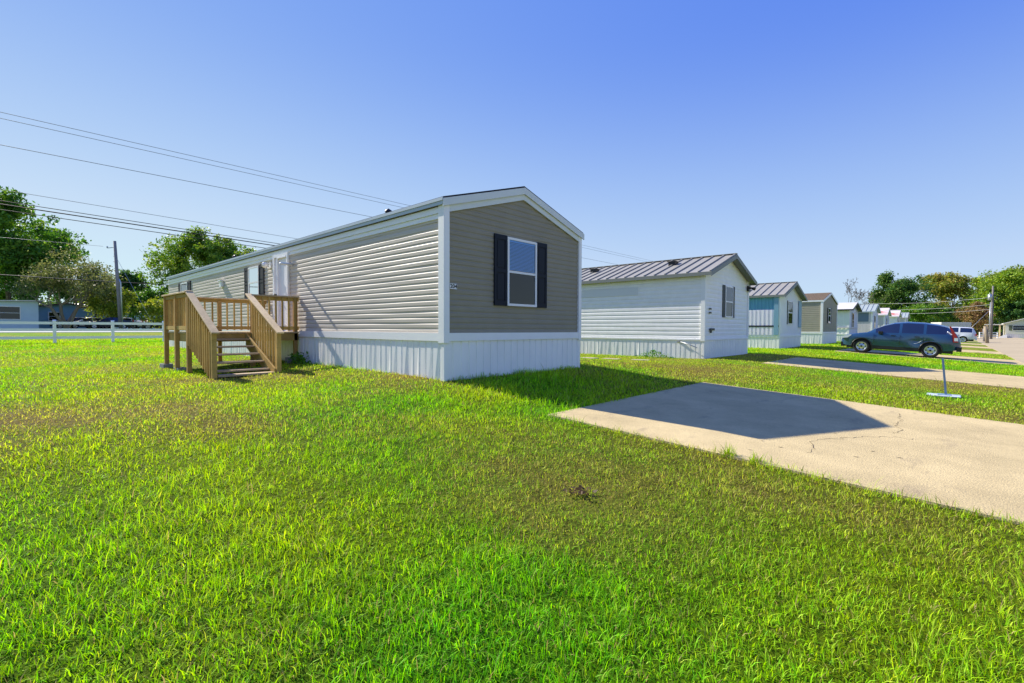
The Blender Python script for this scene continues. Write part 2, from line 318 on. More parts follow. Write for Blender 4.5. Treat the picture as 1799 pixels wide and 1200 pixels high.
def cracks(b):
    rr=random.Random(5)
    def crack(pts,wd=.007):
        out=[pts[0]]
        for a,c in zip(pts[:-1],pts[1:]):
            n=max(2,int(math.hypot(c[0]-a[0],c[1]-a[1])/.07))
            for i in range(1,n+1):
                t=i/n; out.append((a[0]+(c[0]-a[0])*t+rr.gauss(0,.022),a[1]+(c[1]-a[1])*t+rr.gauss(0,.022)))
        vs=[];fs=[]
        for i,(x,y) in enumerate(out):
            x2,y2=out[min(i+1,len(out)-1)]; x1,y1=out[max(i-1,0)]; d=math.hypot(x2-x1,y2-y1) or 1; nx_,ny_=-(y2-y1)/d,(x2-x1)/d
            ww=wd*rr.uniform(.25,1.2)
            z=Tz(x,y)+.024
            vs+=[(x+nx_*ww,y+ny_*ww,z),(x-nx_*ww,y-ny_*ww,z)]
        fs=[(2*i,2*i+1,2*i+3,2*i+2) for i in range(len(out)-1)]
        b.add(vs,fs,1)
    crack([(5.93,2.3),(5.96,2.68),(5.9,3.0),(5.9,3.5),(5.86,4.1)],.0045)
    crack([(5.37,.35),(5.40,.6),(5.28,.95),(5.4,1.25),(5.82,1.95),(6.2,2.2)],.0035)
    for i in range(26):
        x=rr.uniform(3,8.2); y=rr.uniform(-.2,4.6); s=rr.uniform(.005,.016); z=Tz(x,y)+.0245
        b.add([(x-s*2,y,z),(x,y-s*.5,z),(x+s*2,y+s*.4,z),(x,y+s,z)],[(0,1,2,3)],1)
for i,(x0,y0,y1) in enumerate(DRV):
    sheet('driveway',CONC,x0,RX0-.004,y0,y1,.022,cracks if i==0 else None)
sheet('road',ROADM,RX0,RX1,-120,300,.026)
sheet('highway',HWY,-54.,-46.,-300,500,.03)

# ------------------------------------------------------------------ grass blades: one uncountable mass
def lawn_blades():
    cx,cy=CAM[0],CAM[1]
    r_=np.linspace(.9,46,800); dens=np.minimum(8500,7400*(2.6/r_)**1.27); pdf=dens*r_
    cum=np.cumsum(pdf)*(r_[1]-r_[0]); tot=cum[-1]*R(124); N=int(tot)
    r=np.interp(rng.rand(N)*cum[-1],cum,r_); th=(math.pi/2+YAW)+R(124)*(rng.rand(N)-.5)
    x=cx+r*np.cos(th); y=cy+r*np.sin(th)
    keep=~((x>RX0-.0)&(x<RX1))
    for (x0,y0,y1) in DRV:
        e=.05*vn(x,y,.3,7)+.03
        keep&=~((x>x0+e)&(x<RX0+.1)&(y>y0+e)&(y<y1-e))
    for yy in HOMEY: keep&=~((x<0.0)&(x>-20)&(y>yy+.02)&(y<yy+4.2))
    keep&=~((x<-5.8)&(x>-7.9)&(y>-2.1)&(y<0)&(rng.rand(N)<.7))
    # thin, worn spots
    keep&= rng.rand(N)>.45*ss(dryness(x,y),.55,1)
    x,y,r=x[keep],y[keep],r[keep]; N=len(x)
    d=dryness(x,y)
    clump=vn(x,y,.12,3)*.6+vn(x,y,.45,5)*.4
    lush=np.exp(-((x-1.0)/1.1)**2-((y-2.2)/2.4)**2)
    edge=np.zeros(N); e2=np.zeros(N)
    for (x0,y0,y1) in DRV[:2]:
        edge=np.maximum(edge,np.exp(-((np.minimum(abs(y-y0),abs(y-y1)))/.12)**2)*(x>x0-.1)*(x<RX0))
        edge=np.maximum(edge,.6*np.exp(-((x-x0)/.12)**2)*(y>y0)*(y<y1))
    base=np.exp(-(np.abs(y)/.12)**2)*(x<0)+np.exp(-(x/.12)**2)*(y>-.1)*(y<4.2)
    L=(.021+.036*clump)*(1.15-.40*d)*rng.uniform(.5,1.4,N)*(1+1.5*lush+.9*edge+.9*np.clip(base,0,1))
    L=L*(1+.35*(1-d)*(vn(x,y,.8,9)>.55))
    tall=rng.rand(N)<.006+.10*edge*(vn(x,y,.45,8)>.60); L=np.where(tall,L*rng.uniform(1.4,2.6,N),L)
    L*=np.clip(1+(r-14)/60,1,1.35)
    wd=np.maximum(.0040-.0010*d,.00100*r)*rng.uniform(.55,1.45,N)*np.where(tall,.8,1)
    az=rng.rand(N)*2*math.pi; lean=np.abs(rng.normal(0,.95,N))+.2; laz=rng.rand(N)*2*math.pi
    z=T(x,y)-.004
    sx,sy=np.cos(az)*wd/2,np.sin(az)*wd/2
    lx,ly=np.cos(laz)*np.sin(lean)*L,np.sin(laz)*np.sin(lean)*L; lz=np.cos(np.minimum(lean,1.25))*L
    A=np.stack([x-sx,y-sy,z],1); B=np.stack([x+sx,y+sy,z],1)
    mx_,my_=x+lx*.35,y+ly*.35; mz=z+lz*.62
    D_=np.stack([mx_-sx*.75,my_-sy*.75,mz],1); E=np.stack([mx_+sx*.75,my_+sy*.75,mz],1)
    tip=np.stack([x+lx,y+ly,z+lz*.98],1)
    # colour
    dj=np.clip(d+rng.normal(0,.26,N),0,1)[:,None]; n=vn(x,y,1.3,4)[:,None]; j=(rng.uniform(.45,1.6,N)*(.75+.5*vn(x,y,.09,8)))[:,None]
    g=G1*(1-n)+G2*n
    g=g*(1+rng.normal(0,.12,(N,1))*np.array([1.5,.5,0]))
    col=(g*(1-dj)+DRY*dj)*j
    straw=rng.rand(N)<.05+.16*d; col[straw]=np.array([.42,.34,.13])*rng.uniform(.6,1.2,(straw.sum(),1))
    brn=rng.rand(N)<.10*d; col[brn]=BRN*rng.uniform(.5,1.2,(brn.sum(),1))
    col=np.clip(col,.003,.8)
    near=r<13
    # near: quad + tip as 5 verts; written as triangles so one array serves
    n1=near.sum(); V1=np.stack([A[near],B[near],E[near],D_[near],tip[near]],1).reshape(-1,3); c1=np.repeat(col[near],5,0)
    c1=c1.reshape(-1,5,3); c1[:,4]*=1.25; c1=c1.reshape(-1,3)
    i1=np.arange(n1)[:,None]*5; F1=np.concatenate([i1+[0,1,2],i1+[0,2,3],i1+[3,2,4]],0)
    f_=~near; n2=f_.sum(); V2=np.stack([A[f_],B[f_],tip[f_]],1).reshape(-1,3); c2=np.repeat(col[f_],3,0)
    F2=len(V1)+np.arange(n2)[:,None]*3+np.array([0,1,2])
    o=npmesh('grass',np.concatenate([V1,V2]),np.concatenate([F1,F2]),GRASS,np.concatenate([c1,c2]))
    tag(o,'short mixed green and straw lawn grass around the driveways','grass',kind='stuff')
    print('blades',N)
lawn_blades()

# ------------------------------------------------------------------ mobile homes
def courses(b,face,a0,a1,z0,z1,out=.0155,h=.102,wave=0,lim=None,seg=1,m=0,yb=0,seed=0):
    """lap siding; face 'long': along x at y=yb facing -y; face 'end': along y at x=yb facing +x"""
    z=z0; rr=random.Random(seed)
    while z<z1-.01:
        zt=min(z+h,z1); f=(zt-z)/h
        k_=f*h/.102; prof=[(z,.5*out),(z,out),(z+.056*k_,out*.97),(z+.074*k_,out*.36),(zt,.5*out)]
        A0,A1=(a0,a1) if lim is None else lim(zt)
        if A1-A0>.05:
            n=seg; vs=[]
            ph=rr.uniform(0,6); k1=rr.uniform(.8,1.6)
            for i in range(n+1):
                t=i/n; a=A0+(A1-A0)*t
                wv=wave*(math.sin(a*k1+ph)+.6*math.sin(a*3.1*k1+ph*2)+.5*math.sin(a*.37+z*2)); wo=wave*.9*math.sin(a*2.3+z*7+ph)
                for (zz,o) in prof:
                    oo=max(.001,o+wo) if o>.003 else o
                    vs.append((a,yb-oo,zz+wv) if face=='long' else (yb+oo,a,zz+wv))
            q=len(prof); fs=[(i*q+j,(i+1)*q+j,(i+1)*q+j+1,i*q+j+1) for i in range(n) for j in range(q-1)]
            b.add(vs,fs,m)
        z+=h
def ribs(b,face,a0,a1,z0,z1,yb=0,pan=.135,gr=.045,dep=.013,m=0,out=.02,seed=1,wob=0,lim=None):
    """vertical ribbed sheet"""
    rr=random.Random(seed); a=a0; pts=[(a0,out)]
    while a<a1:
        p=pan*rr.uniform(.93,1.07); pts+=[(min(a+p,a1),out),(min(a+p+.008,a1),out-dep),(min(a+p+gr,a1),out-dep),(min(a+p+gr+.008,a1),out)]; a+=p+gr+.008
    vs=[]
    for (a,o) in pts:
        zt=z1 if lim is None else lim(a); w1=rr.uniform(-wob,wob)
        for zz in (z0,zt):
            vs.append((a,yb-o-(w1 if zz==z0 else 0),zz) if face=='long' else (yb+o+(w1 if zz==z0 else 0),a,zz))
    b.add(vs,[(2*i,2*i+2,2*i+3,2*i+1) for i in range(len(pts)-1)],m)
def window(root,face,a0,a1,z0,z1,yb=0,shutter=None,shw=.34,glass=GLASS,glass2=None,blinds=True,fr=.045,split=True,shm=SHUT,plain=False,fm=None,label=None):
    """a unit standing 5 cm proud of the wall"""
    fm=fm or FRAME
    def bx(b,a,c,e,f,o0,o1,m=0):   # a..c along wall, e..f height, o0..o1 outward
        if face=='long': b.box(a,yb-o1,e,c,yb-o0,f,m)
        else: b.box(yb+o0,a,e,yb+o1,c,f,m)
    def pl(b,a,c,e,f,o):
        b.add([(q,yb-o,v) if face=='long' else (yb+o,q,v) for q,v in ((a,e),(c,e),(c,f),(a,f))],[(0,1,2,3)])
    b=MB(); bx(b,a0+fr,a1-fr,z0+fr,z1-fr,.022,.024); wn=b.build('window',BACKING,root)
    b=MB(); bx(b,a0,a1,z1-fr,z1,.02,.06); bx(b,a0,a1,z0,z0+fr,.02,.064); bx(b,a0,a0+fr,z0+fr,z1-fr,.02,.059); bx(b,a1-fr,a1,z0+fr,z1-fr,.02,.059)
    zm=(z0+z1)/2
    if split: bx(b,a0+fr,a1-fr,zm-.022,zm+.022,.024,.057)
    b.build('frame',fm,wn)
    if split:
        b=MB(); pl(b,a0+fr,a1-fr,zm+.022,z1-fr,.047); b.build('pane',glass,wn)
        b=MB(); pl(b,a0+fr,a1-fr,z0+fr,zm-.022,.041); b.build('pane',glass2 or GLASSD,wn)
    else:
        b=MB(); pl(b,a0+fr,a1-fr,z0+fr,z1-fr,.045); b.build('pane',glass,wn)
    if blinds:
        b=MB(); zz=zm+.04
        while zz<z1-fr-.02:
            bx(b,a0+fr+.01,a1-fr-.01,zz,zz+.017,.028,.036); zz+=.027
        bx(b,a0+fr+.005,a1-fr-.005,z1-fr-.04,z1-fr-.004,.026,.042)
        b.build('blind',BLIND,wn)
    if shutter is not None:
        for s in (0,1):
            g=.004
            A0,A1=(a0-g-shw,a0-g) if s==0 else (a1+g,a1+g+shw)
            b=MB(); zb,zt=z0-.005,z1+.02; st=.055 if shw>.2 else .035
            bx(b,A0,A1,zb,zt,.018,.034)
            if not plain:
                for (e,f) in ((zb,zb+.09),(zm-.035,zm+.035),(zt-.09,zt)): bx(b,A0,A1,e,f,.034,.046)
                bx(b,A0,A0+st,zb,zt,.034,.048); bx(b,A1-st,A1,zb,zt,.034,.048)
                for e,f in ((zb+.12,zm-.065),(zm+.065,zt-.12)): bx(b,A0+st+.02,A1-st-.02,e,f,.034,.043)
            b.build('shutter',shm,root)
    return wn
def home(label,X0,Y0,zb,W,L,hb0,hb1,HE,HR,ove,ovg,long='lap',end='lap',wm=WSID,em=None,sm=SKIRT,roof='metal',rm=METAL,fm=FASCD,trim=W_,
         wave=0,seg=1,h=.102,skirt_pan=.135,group='single wide mobile homes in a row along the lane',cat='mobile home',fasc=.13,ribgap=.42,drop=.008,pan=.135,gr=.045,dep=.013):
    em=em or wm
    r=thing('mobile_home',label,cat,(X0,Y0,zb),0,group)
    yr=W/2; sl=(HR-HE)/(yr+ove)
    zr=lambda y:HE+ (y+ove if y<yr else W+ove-y)*sl      # roof upper surface height over y
    th=.05
    # walls: closed core
    b=MB(); b.prism([(0,hb0),(W,hb0),(W,zr(W)-th-.02),(yr,HR-th-.02),(0,zr(0)-th-.02)],'x',-L,0)
    lz=zr(0)-th-.03
    if long=='lap': courses(b,'long',-L,0,hb1,lz,wave=wave,seg=seg,h=h,seed=3)
    else: ribs(b,'long',-L,0,hb1,lz,pan=pan,gr=gr,dep=dep,seed=4)
    b.build('wall',wm,r)
    b=MB()
    def lim(z):
        y=(z-HE+th+.03)/sl-ove; y=max(0,y); return (y,W-y)
    if end=='lap': courses(b,'end',0,W,hb1,HR-th-.05,lim=lim,h=h,wave=wave*.35,seg=max(1,seg//4),seed=9)
    else: ribs(b,'end',0,W,hb1,HE,lim=lambda a:zr(a)-th-.03,pan=pan,gr=gr,dep=dep*.4,seed=6)
    b.build('gable_wall',em,r)
    # skirting + band
    b=MB(); b.box(-L,.03,-.5,-.03,W-.03,hb0+.02)
    ribs(b,'long',-L,0,-.45,hb0+.01,pan=skirt_pan,seed=11,wob=.012); ribs(b,'end',0,W,-.45,hb0+.01,pan=skirt_pan,seed=12,wob=.006)
    b.box(-.045,-.026,-.45,.026,.05,hb0-.031); b.box(-.045,W-.05,-.45,.026,W+.026,hb0-.031); b.build('skirting',sm,r)
    b=MB(); b.box(-L,-.045,hb0,.045,.0,hb1+.012); b.box(0,0.0,hb0+.001,.045,W+.03,hb1+.013); b.build('base_trim',trim,r)
    # roof deck
    b=MB(); xg=ovg
    prof=[(-ove,HE),(yr,HR),(W+ove,HE),(W+ove,HE-th),(yr,HR-th),(-ove,HE-th)]
    b.prism(prof,'x',-L-ovg,xg)
    if roof=='metal':
        x=xg-.03
        while x>-L-ovg:
            for s in (0,1):
                a=(x,-ove,HE+.012) if s==0 else (x,W+ove,HE+.012); b.beam(a,(x,yr,HR+.012),.04,.06)
            x-=ribgap
        b.beam((-L-ovg,yr,HR+.02),(xg+.01,yr,HR+.02),.22,.02)
    elif roof=='shingle':
        n=int((yr+ove)/.14)
        for s in (0,1):
            for k in range(n):
                y0=-ove+k*.14 if s==0 else W+ove-k*.14; y1=y0+(.14 if s==0 else -.14); z0=zr(y0 if s==0 else y0)+.006
                z0=HE+k*.14*sl+.012; z1=HE+(k+1)*.14*sl+.004
                b.add([(-L-ovg,y0,z0-.008),(xg,y0,z0-.008),(xg,y0,z0),(-L-ovg,y0,z0),(xg,y1,z1),(-L-ovg,y1,z1)],[(0,1,2,3),(3,2,4,5)])
    rf=b.build('roof',rm,r)
    # fascia boards: eave and rake
    b=MB(); zf=HE-th
    b.box(-L-ovg,-ove-.012,zf-fasc+.05,xg,-ove+.012,HE-.012); b.box(-L-ovg,W+ove-.012,zf-fasc+.05,xg,W+ove+.012,HE-drop-.004)
    b.build('eave_fascia',fm,r)
    b=MB()
    for s in (0,1):
        pa=[(-ove-.014,HE-drop),(yr,HR-drop),(yr,HR-drop-fasc-.03),(-ove-.014,HE-drop-fasc-.03)] if s==0 else [(yr,HR-drop),(W+ove+.014,HE-drop),(W+ove+.014,HE-drop-fasc-.03),(yr,HR-drop-fasc-.03)]
        b.prism(pa,'x',xg,xg+.022)
    b.build('rake_trim',fm if fm is not FASCIA else TRIM,r)
    # soffit under overhang
    b=MB()
    if ove>.12: b.box(-L-ovg,-ove+.012,HE-th-.03,xg-.002,-.02,HE-th-.012)
    if ovg>.12:
        b.prism([(0,zr(0)-th-.035),(yr,HR-th-.035),(W,zr(W)-th-.035),(W,zr(W)-th-.022),(yr,HR-th-.022),(0,zr(0)-th-.022)],'x',.03,xg-.002)
    if len(b.v): b.build('soffit',fm,r)
    # corner trims
    for (y0,y1) in ((-.026,.075),(W-.075,W+.026)):
        b=MB(); b.box(-.001,y0,hb0-.03,.052,y1,zr(y0 if y0>0 else 0)-th-.03)
        if y0<0: b.box(-.10,-.05,hb0-.028,-.001,-.012,zr(0)-th-.03); b.box(-.002,-.05,hb0-.0275,.050,-.026,zr(0)-th-.031)
        b.build('corner_trim',trim,r)
    r['_z']=0; del r['_z']
    return r,zr
# ---- home 204, nearest
W1=4.01
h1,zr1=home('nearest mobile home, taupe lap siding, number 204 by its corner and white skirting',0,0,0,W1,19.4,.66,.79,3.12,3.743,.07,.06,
    wm=TAUPE_LIT,em=GABLE_SHADE,rm=SHINGLE,fm=FASCIA,roof='flat',wave=.0022,seg=90,fasc=.10,drop=.035)
# frieze along the rakes and stacked eave mouldings
b=MB(); sl1=(3.743-3.12)/(W1/2+.07)
zt=lambda y:3.12+(min(y,W1-y)+.07)*sl1
for s in (0,1):
    y0,y1=(.075,W1/2) if s==0 else (W1/2,W1-.075)
    b.prism([(y0,zt(y0)-.11),(y1,zt(y1)-.11),(y1,zt(y1)-.275),(y0,zt(y0)-.275)],'x',.022,.05)
b.build('gable_frieze',TRIM,h1)
b=MB(); b.box(-19.4,-.034,2.93,-.101,-.001,2.975); b.box(-19.4,-.046,2.865,-.101,-.001,2.928); b.box(-19.4,-.026,2.80,-.101,-.001,2.863); b.box(-19.4,-.034,2.775,-.101,-.001,2.798)
b.build('eave_moulding',W_,h1)
b=MB(); b.box(-19.46,-.085,2.985,.05,-.0825,3.045); b.box(-19.46,-.098,3.05,.07,-.0825,3.095); b.build('gutter',FASCIA,h1)
window(h1,'end',1.53,2.41,1.33,2.665,shutter=1,shw=.345,glass=GLASS,label=None)
window(h1,'long',-9.28,-8.44,1.75,2.69,shutter=1,shw=.36,glass=TEAL,glass2=GLASSD,blinds=False)
window(h1,'long',-17.15,-16.15,1.75,2.70,shutter=1,shw=.4,glass=TEAL,glass2=TEAL,blinds=False)
# door with its frame, storm door and an added shadow rod
b=MB(); b.box(-7.24,-.034,.80,-6.42,-.02,2.78); dr=b.build('door',DOORM,h1)
b=MB(); b.box(-7.32,-.075,.795,-7.24,-.02,2.86); b.box(-6.42,-.075,.795,-6.34,-.02,2.86); b.box(-7.24,-.073,2.78,-6.42,-.02,2.859); b.build('door_frame',FRAME,dr)
b=MB()
for z0,z1 in ((.95,1.6),(1.75,2.6)):
    for x0 in (-7.15,-6.8): b.box(x0,-.040,z0,x0+.28,-.033,z1)
b.build('door_panel',DOORM,dr)
b=MB(); b.tube([(-7.12,-.04,1.78),(-7.12,-.10,1.78)],.02); b.tube([(-7.12,-.10,1.78),(-7.12,-.12,1.78)],[.03,.026]); b.build('handle',BLK,dr)
b=MB(); b.box(-7.02,-.085,.84,-6.98,-.036,2.74); b.box(-7.02,-.085,2.741,-6.44,-.036,2.775); st=b.build('storm_door',FRAME,dr,'white outer door rail')
b=MB(); b.tube([(-6.16,-.02,2.52),(-6.16,-.33,2.52)],.034,6); b.build('shadow_rod',FRAME,h1)  # added rod, sized to cast the thin slanting shadow on the wall
b=MB(); b.box(-7.68,-.04,2.55,-7.56,-.018,2.70); b.tube([(-7.62,-.04,2.66),(-7.62,-.16,2.68)],.018); b.lathe([(.05,0),(.075,-.03),(.075,-.12),(.03,-.15),(0,-.15)],(-7.62,-.17,2.69),'z',12); b.build('porch_lamp',FRAME,h1)
b=MB(); b.box(-11.95,-.09,2.26,-11.72,-.018,2.46); b.prism([(-11.97,2.44),(-11.70,2.44),(-11.70,2.48),(-11.97,2.48)],'y',-.13,-.018); b.build('exhaust_vent',FRAME,h1)
for x in (-15.2,-3.9):
    b=MB(); b.lathe([(.05,-.1),(.05,.25)],(x,1.4,3.55),'z',10); b.lathe([(0,.3),(.09,.24),(.09,.2)],(x,1.4,3.55),'z',10); b.build('roof_vent',BLK,h1)
# number plaque 204
def textmesh(s,size,m,parent,loc,rot,name='numeral',ext=.002):
    cu=bpy.data.curves.new(name,'FONT'); cu.body=s; cu.size=size; cu.extrude=ext; cu.align_x='CENTER'; cu.align_y='CENTER'; cu.offset=size*.02
    t=bpy.data.objects.new('tmp',cu); C.objects.link(t); bpy.context.view_layer.update()
    me=bpy.data.meshes.new_from_object(t.evaluated_get(bpy.context.evaluated_depsgraph_get())); bpy.data.objects.remove(t)
    me.materials.clear(); me.materials.append(m); o=bpy.data.objects.new(name,me); C.objects.link(o); o.parent=parent; o.location=loc; o.rotation_euler=rot; return o
plq=MB()
for k in range(3): plq.box(.053,.083+k*.052,1.565,.060,.083+k*.052+.050,1.66)
PL=plq.build('number_plate',FRAME,h1)
for k,c in enumerate('204'): textmesh(c,.098,BLK,PL,(.0615,.108+k*.052,1.612),(R(90),0,R(90)))
# ---- home 2 white
h2,zr2=home('white board sided mobile home with ribbed metal roof, behind the taupe home',-.15,12.0,-.2,4.86,19,.68,.72,3.12,4.02,.205,.30,
    wm=WSID,em=WSID,rm=METAL,fm=FASCD,roof='metal',wave=.0012,seg=60,h=.155,fasc=.13)
window(h2,'end',2.02,2.86,1.55,2.78,shutter=1,shw=.26,glass=GLASS,shm=SHUT2,plain=True,blinds=False)
b=MB(); b.prism([(0.02,.20),(.02,.32),(.3,.32),(.3,.26)],'x',.02,.03)
b=MB(); b.box(.045,4.62,2.72,.12,4.86,2.94); b.tube([(.1,4.72,2.86),(.24,4.72,2.84)],.04,8); b.tube([(.24,4.72,2.84),(.33,4.70,2.80)],[.05,.075],10); b.build('flood_lamp',BLK,h2)
b=MB(); b.box(.045,.38,1.66,.06,.56,1.72); b.box(.045,.38,1.80,.06,.56,1.86); b.build('number_plate',BLK,h2)
b=MB(); b.box(.045,.42,1.04,.075,.86,1.12); b.box(.045,.5,.95,.07,.6,1.04); b.build('electric_outlet',BLK,h2)
b=MB(); b.tube([(-.9,-.05,.63),(-.5,-.16,.54),(-.15,-.22,.42)],.016,6); b.box(-.96,-.09,.6,-.86,-.03,.66); b.build('drain_pipe',GALV,h2)
for x in (-5.6,-1.85):
    b=MB(); yy=1.5; zz=zr2(yy)
    b.box(x-.14,yy-.15,zz-.05,x+.14,yy+.15,zz+.10); b.box(x-.18,yy-.19,zz+.101,x+.18,yy+.19,zz+.125); b.build('roof_vent',BLK,h2)
b=MB(); b.box(-17,-.028,2.42,-2.6,-.018,2.72); b.build('patch_panel',mat('patch_grey',(.68,.70,.70),.5,.35),h2,'greyish replacement strip near the eave')
# ---- home 3 blue
h3,zr3=home('turquoise and white panelled mobile home with metal roof, beside the white one',-.79,24.6,-.22,5.05,17,.66,.78,3.05,3.93,.16,.32,
    long='rib',end='rib',wm=BLUE,em=W_,rm=METAL,fm=FASCD,roof='metal',pan=.09,gr=.09,dep=.045)
b=MB(); ribs(b,'long',-17,-.02,.79,2.22,yb=-.022,pan=.11,gr=.10,dep=.045,out=.05); b.build('lower_wall_panel',mat('lilac_white_panel',(.84,.79,.88),.5,.35),h3)
b=MB(); b.box(-17,-.085,1.24,-.0,-.075,1.33); b.build('dark_rail',SHUT2,h3)
b=MB(); b.box(-.24,-.095,.78,-.02,-.05,2.92); b.build('corner_panel',LBLUE,h3)
b=MB(); b.box(.05,4.3,1.24,.062,5.05,2.9); b.build('corner_panel',LBLUE,h3)
window(h3,'end',1.75,2.85,1.42,2.78,shutter=1,shw=.13,glass=GLASSD,glass2=GLASSD,shm=SHUT2,plain=True,blinds=False)
# ---- home 4 tan
h4,zr4=home('tan lap sided mobile home with brown shingle roof',-.85,36.8,-.16,5.9,16,.74,.86,3.27,3.99,.06,.08,
    wm=TAN,em=GABLE_SHADE,rm=BSHINGLE,fm=W_,roof='shingle',h=.14)
window(h4,'end',2.1,3.1,1.55,2.72,shutter=1,shw=.3,glass=GLASSD,blinds=False)
# ---- home 5 white ribbed, porch notch
h5,zr5=home('white ribbed mobile home with pale roof, its skirting behind the front of the blue car',-.88,49.2,-.18,5.35,15,.6,.66,3.0,3.75,.3,.35,
    long='rib',end='rib',wm=W_,em=PALEB,rm=METALW,fm=SHUT2,roof='flat',pan=.16,gr=.16,dep=.06)
window(h5,'end',1.9,2.9,1.3,2.7,shutter=1,shw=.2,glass=GLASSD,blinds=False,plain=True)
b=MB(); b.box(-15,-.09,1.2,0,-.06,1.32); b.box(.05,.1,1.2,.07,5.2,1.26); b.build('wall_rail',GREYP,h5)
h6,zr6=home('grey mobile home, upper wall coloured as dark blue shade, with green grey metal roof',-.39,61.6,-.2,5.2,15,.6,.66,3.18,4.1,.25,.3,
    long='rib',end='rib',wm=GREYP,em=PALEB,rm=METALG,fm=FASCIA,roof='metal',pan=.3,gr=.03,dep=.006)
b=MB(); b.box(-15,-.03,2.0,-.3,-.021,3.1); b.build('upper_wall_shade',NAVY,h6)  # dark shade of the upper wall put into a flat blue sheet
window(h6,'end',1.9,2.9,1.3,2.7,shutter=1,shw=.2,glass=GLASSD,blinds=False,plain=True)
h7,zr7=home('pale mobile home whose roof has broad rust red streaks, nearer of the two rusty roofs',-.34,74,-.2,5.2,15,.6,.66,3.1,4.05,.25,.3,
    long='rib',end='rib',wm=GREYP,em=PALEB,rm=RUST,fm=W_,roof='flat',pan=.3,gr=.2,dep=.05)
window(h7,'end',1.9,2.9,1.3,2.7,glass=GLASSD,blinds=False)
h8,zr8=home('white mobile home with a smaller rust red patch, farther of the two rusty roofs',.01,86.4,-.2,5.2,15,.6,.66,3.15,4.1,.25,.3,
    long='lap',end='rib',wm=W_,em=GREYP,rm=RUST,fm=W_,roof='flat')
window(h8,'end',1.9,2.9,1.3,2.7,glass=GLASSD,blinds=False)
h9,zr9=home('farthest mobile home of the row, grey walls and pale metal roof',.34,98.8,-.2,5.2,15,.6,.66,3.2,4.1,.25,.3,
    long='rib',end='rib',wm=GREYP,em=GREYP,rm=METALG,fm=GREYP,roof='metal')
window(h9,'end',1.9,2.9,1.3,2.7,glass=GLASSD,blinds=False)

# ------------------------------------------------------------------ deck with stairs
DX0,DX1,DY=-7.97,-5.745,-2.36; ZF,ZR=.782,1.655
dk=thing('wooden_deck','treated lumber entry deck with stairs and picket rails at the taupe home\'s door','deck',(DX1,DY,0))
def D3(x,y,z): return (x-DX1,y-DY,z)
def dbox(name,x0,y0,z0,x1,y1,z1,m=WOOD,p=None,lab=None):
    b=MB(); b.box(*D3(x0,y0,z0),*D3(x1,y1,z1)); return b.build(name,m,p or dk,lab,bevel=.004)
b=MB(); y=DY-.03
while y<-.06:
    b.box(*D3(DX0-.03,y,ZF-.035),*D3(DX1+.03,min(y+.133,-.055),ZF)); y+=.14
b.build('deck_floor',WOODP,dk)
b=MB(); b.box(*D3(DX0,DY,ZF-.22),*D3(DX1,DY+.04,ZF-.036)); b.build('rim_joist',WOOD,dk,bevel=.003)
b=MB(); b.box(*D3(DX1-.04,DY+.041,ZF-.22),*D3(DX1,-.06,ZF-.0365)); b.build('rim_joist',WOOD,dk,bevel=.003)
b=MB(); b.box(*D3(DX0,DY+.041,ZF-.22),*D3(DX0+.04,-.06,ZF-.0365)); b.build('rim_joist',WOOD,dk,bevel=.003)
b=MB()
for x in np.arange(DX0+.4,DX1-.2,.4): b.box(*D3(x,DY+.041,ZF-.2),*D3(x+.038,-.06,ZF-.037))
b.build('floor_joists',WOODD,dk)
for (x,y,zt_) in ((DX1-.09,DY-.09,ZR-.01),(DX0+.09,DY-.09,ZR-.01),((DX0+DX1)/2,DY-.09,ZR-.06),(DX1-.09,DY+1.2,ZR-.01),(DX1-.09,-.16,ZR-.01),(DX0+.0,-.16,ZR-.01),(DX0+.0,DY+1.1,ZR-.06)):
    dbox('post',x,y,Tz(x,y)-.05 if (x,y)!=(DX1-.09,-.16) else .12,x+.09,y+.088,zt_,WOODD)
def rail(a,b_,side,n,z0=ZF+.09,z1=ZR):
    """picket rail between two plan points, cap on top"""
    ax,ay=a; bx_,by=b_
    m=MB(); m.beam(D3(ax,ay,z1-.0),D3(bx_,by,z1),.13,.036); m.build('handrail',WOODP,dk,bevel=.004)
    m=MB(); m.beam(D3(ax,ay,z1-.065),D3(bx_,by,z1-.065),.036,.088); m.build('rail_beam',WOOD,dk)
    m=MB(); m.beam(D3(ax,ay,z0),D3(bx_,by,z0),.036,.088); m.build('rail_beam',WOOD,dk)
    for i in range(n):
        t=(i+.7)/(n+.4); x=ax+(bx_-ax)*t; y=ay+(by-ay)*t
        ox,oy=side; m=MB(); x+=ox*.037; y+=oy*.037
        m.box(*D3(x-.018,y-.018,z0-.06),*D3(x+.018,y+.018,z1-.03)); m.build('baluster',WOOD,dk)
rail((DX0,DY-.045),(DX1+.02,DY-.045),(0,1),14)
rail((DX1-.045,DY+1.2),(DX1-.045,-.03),(1,0),7)
rail((DX0+.045,DY),(DX0+.045,-.03),(-1,0),13)
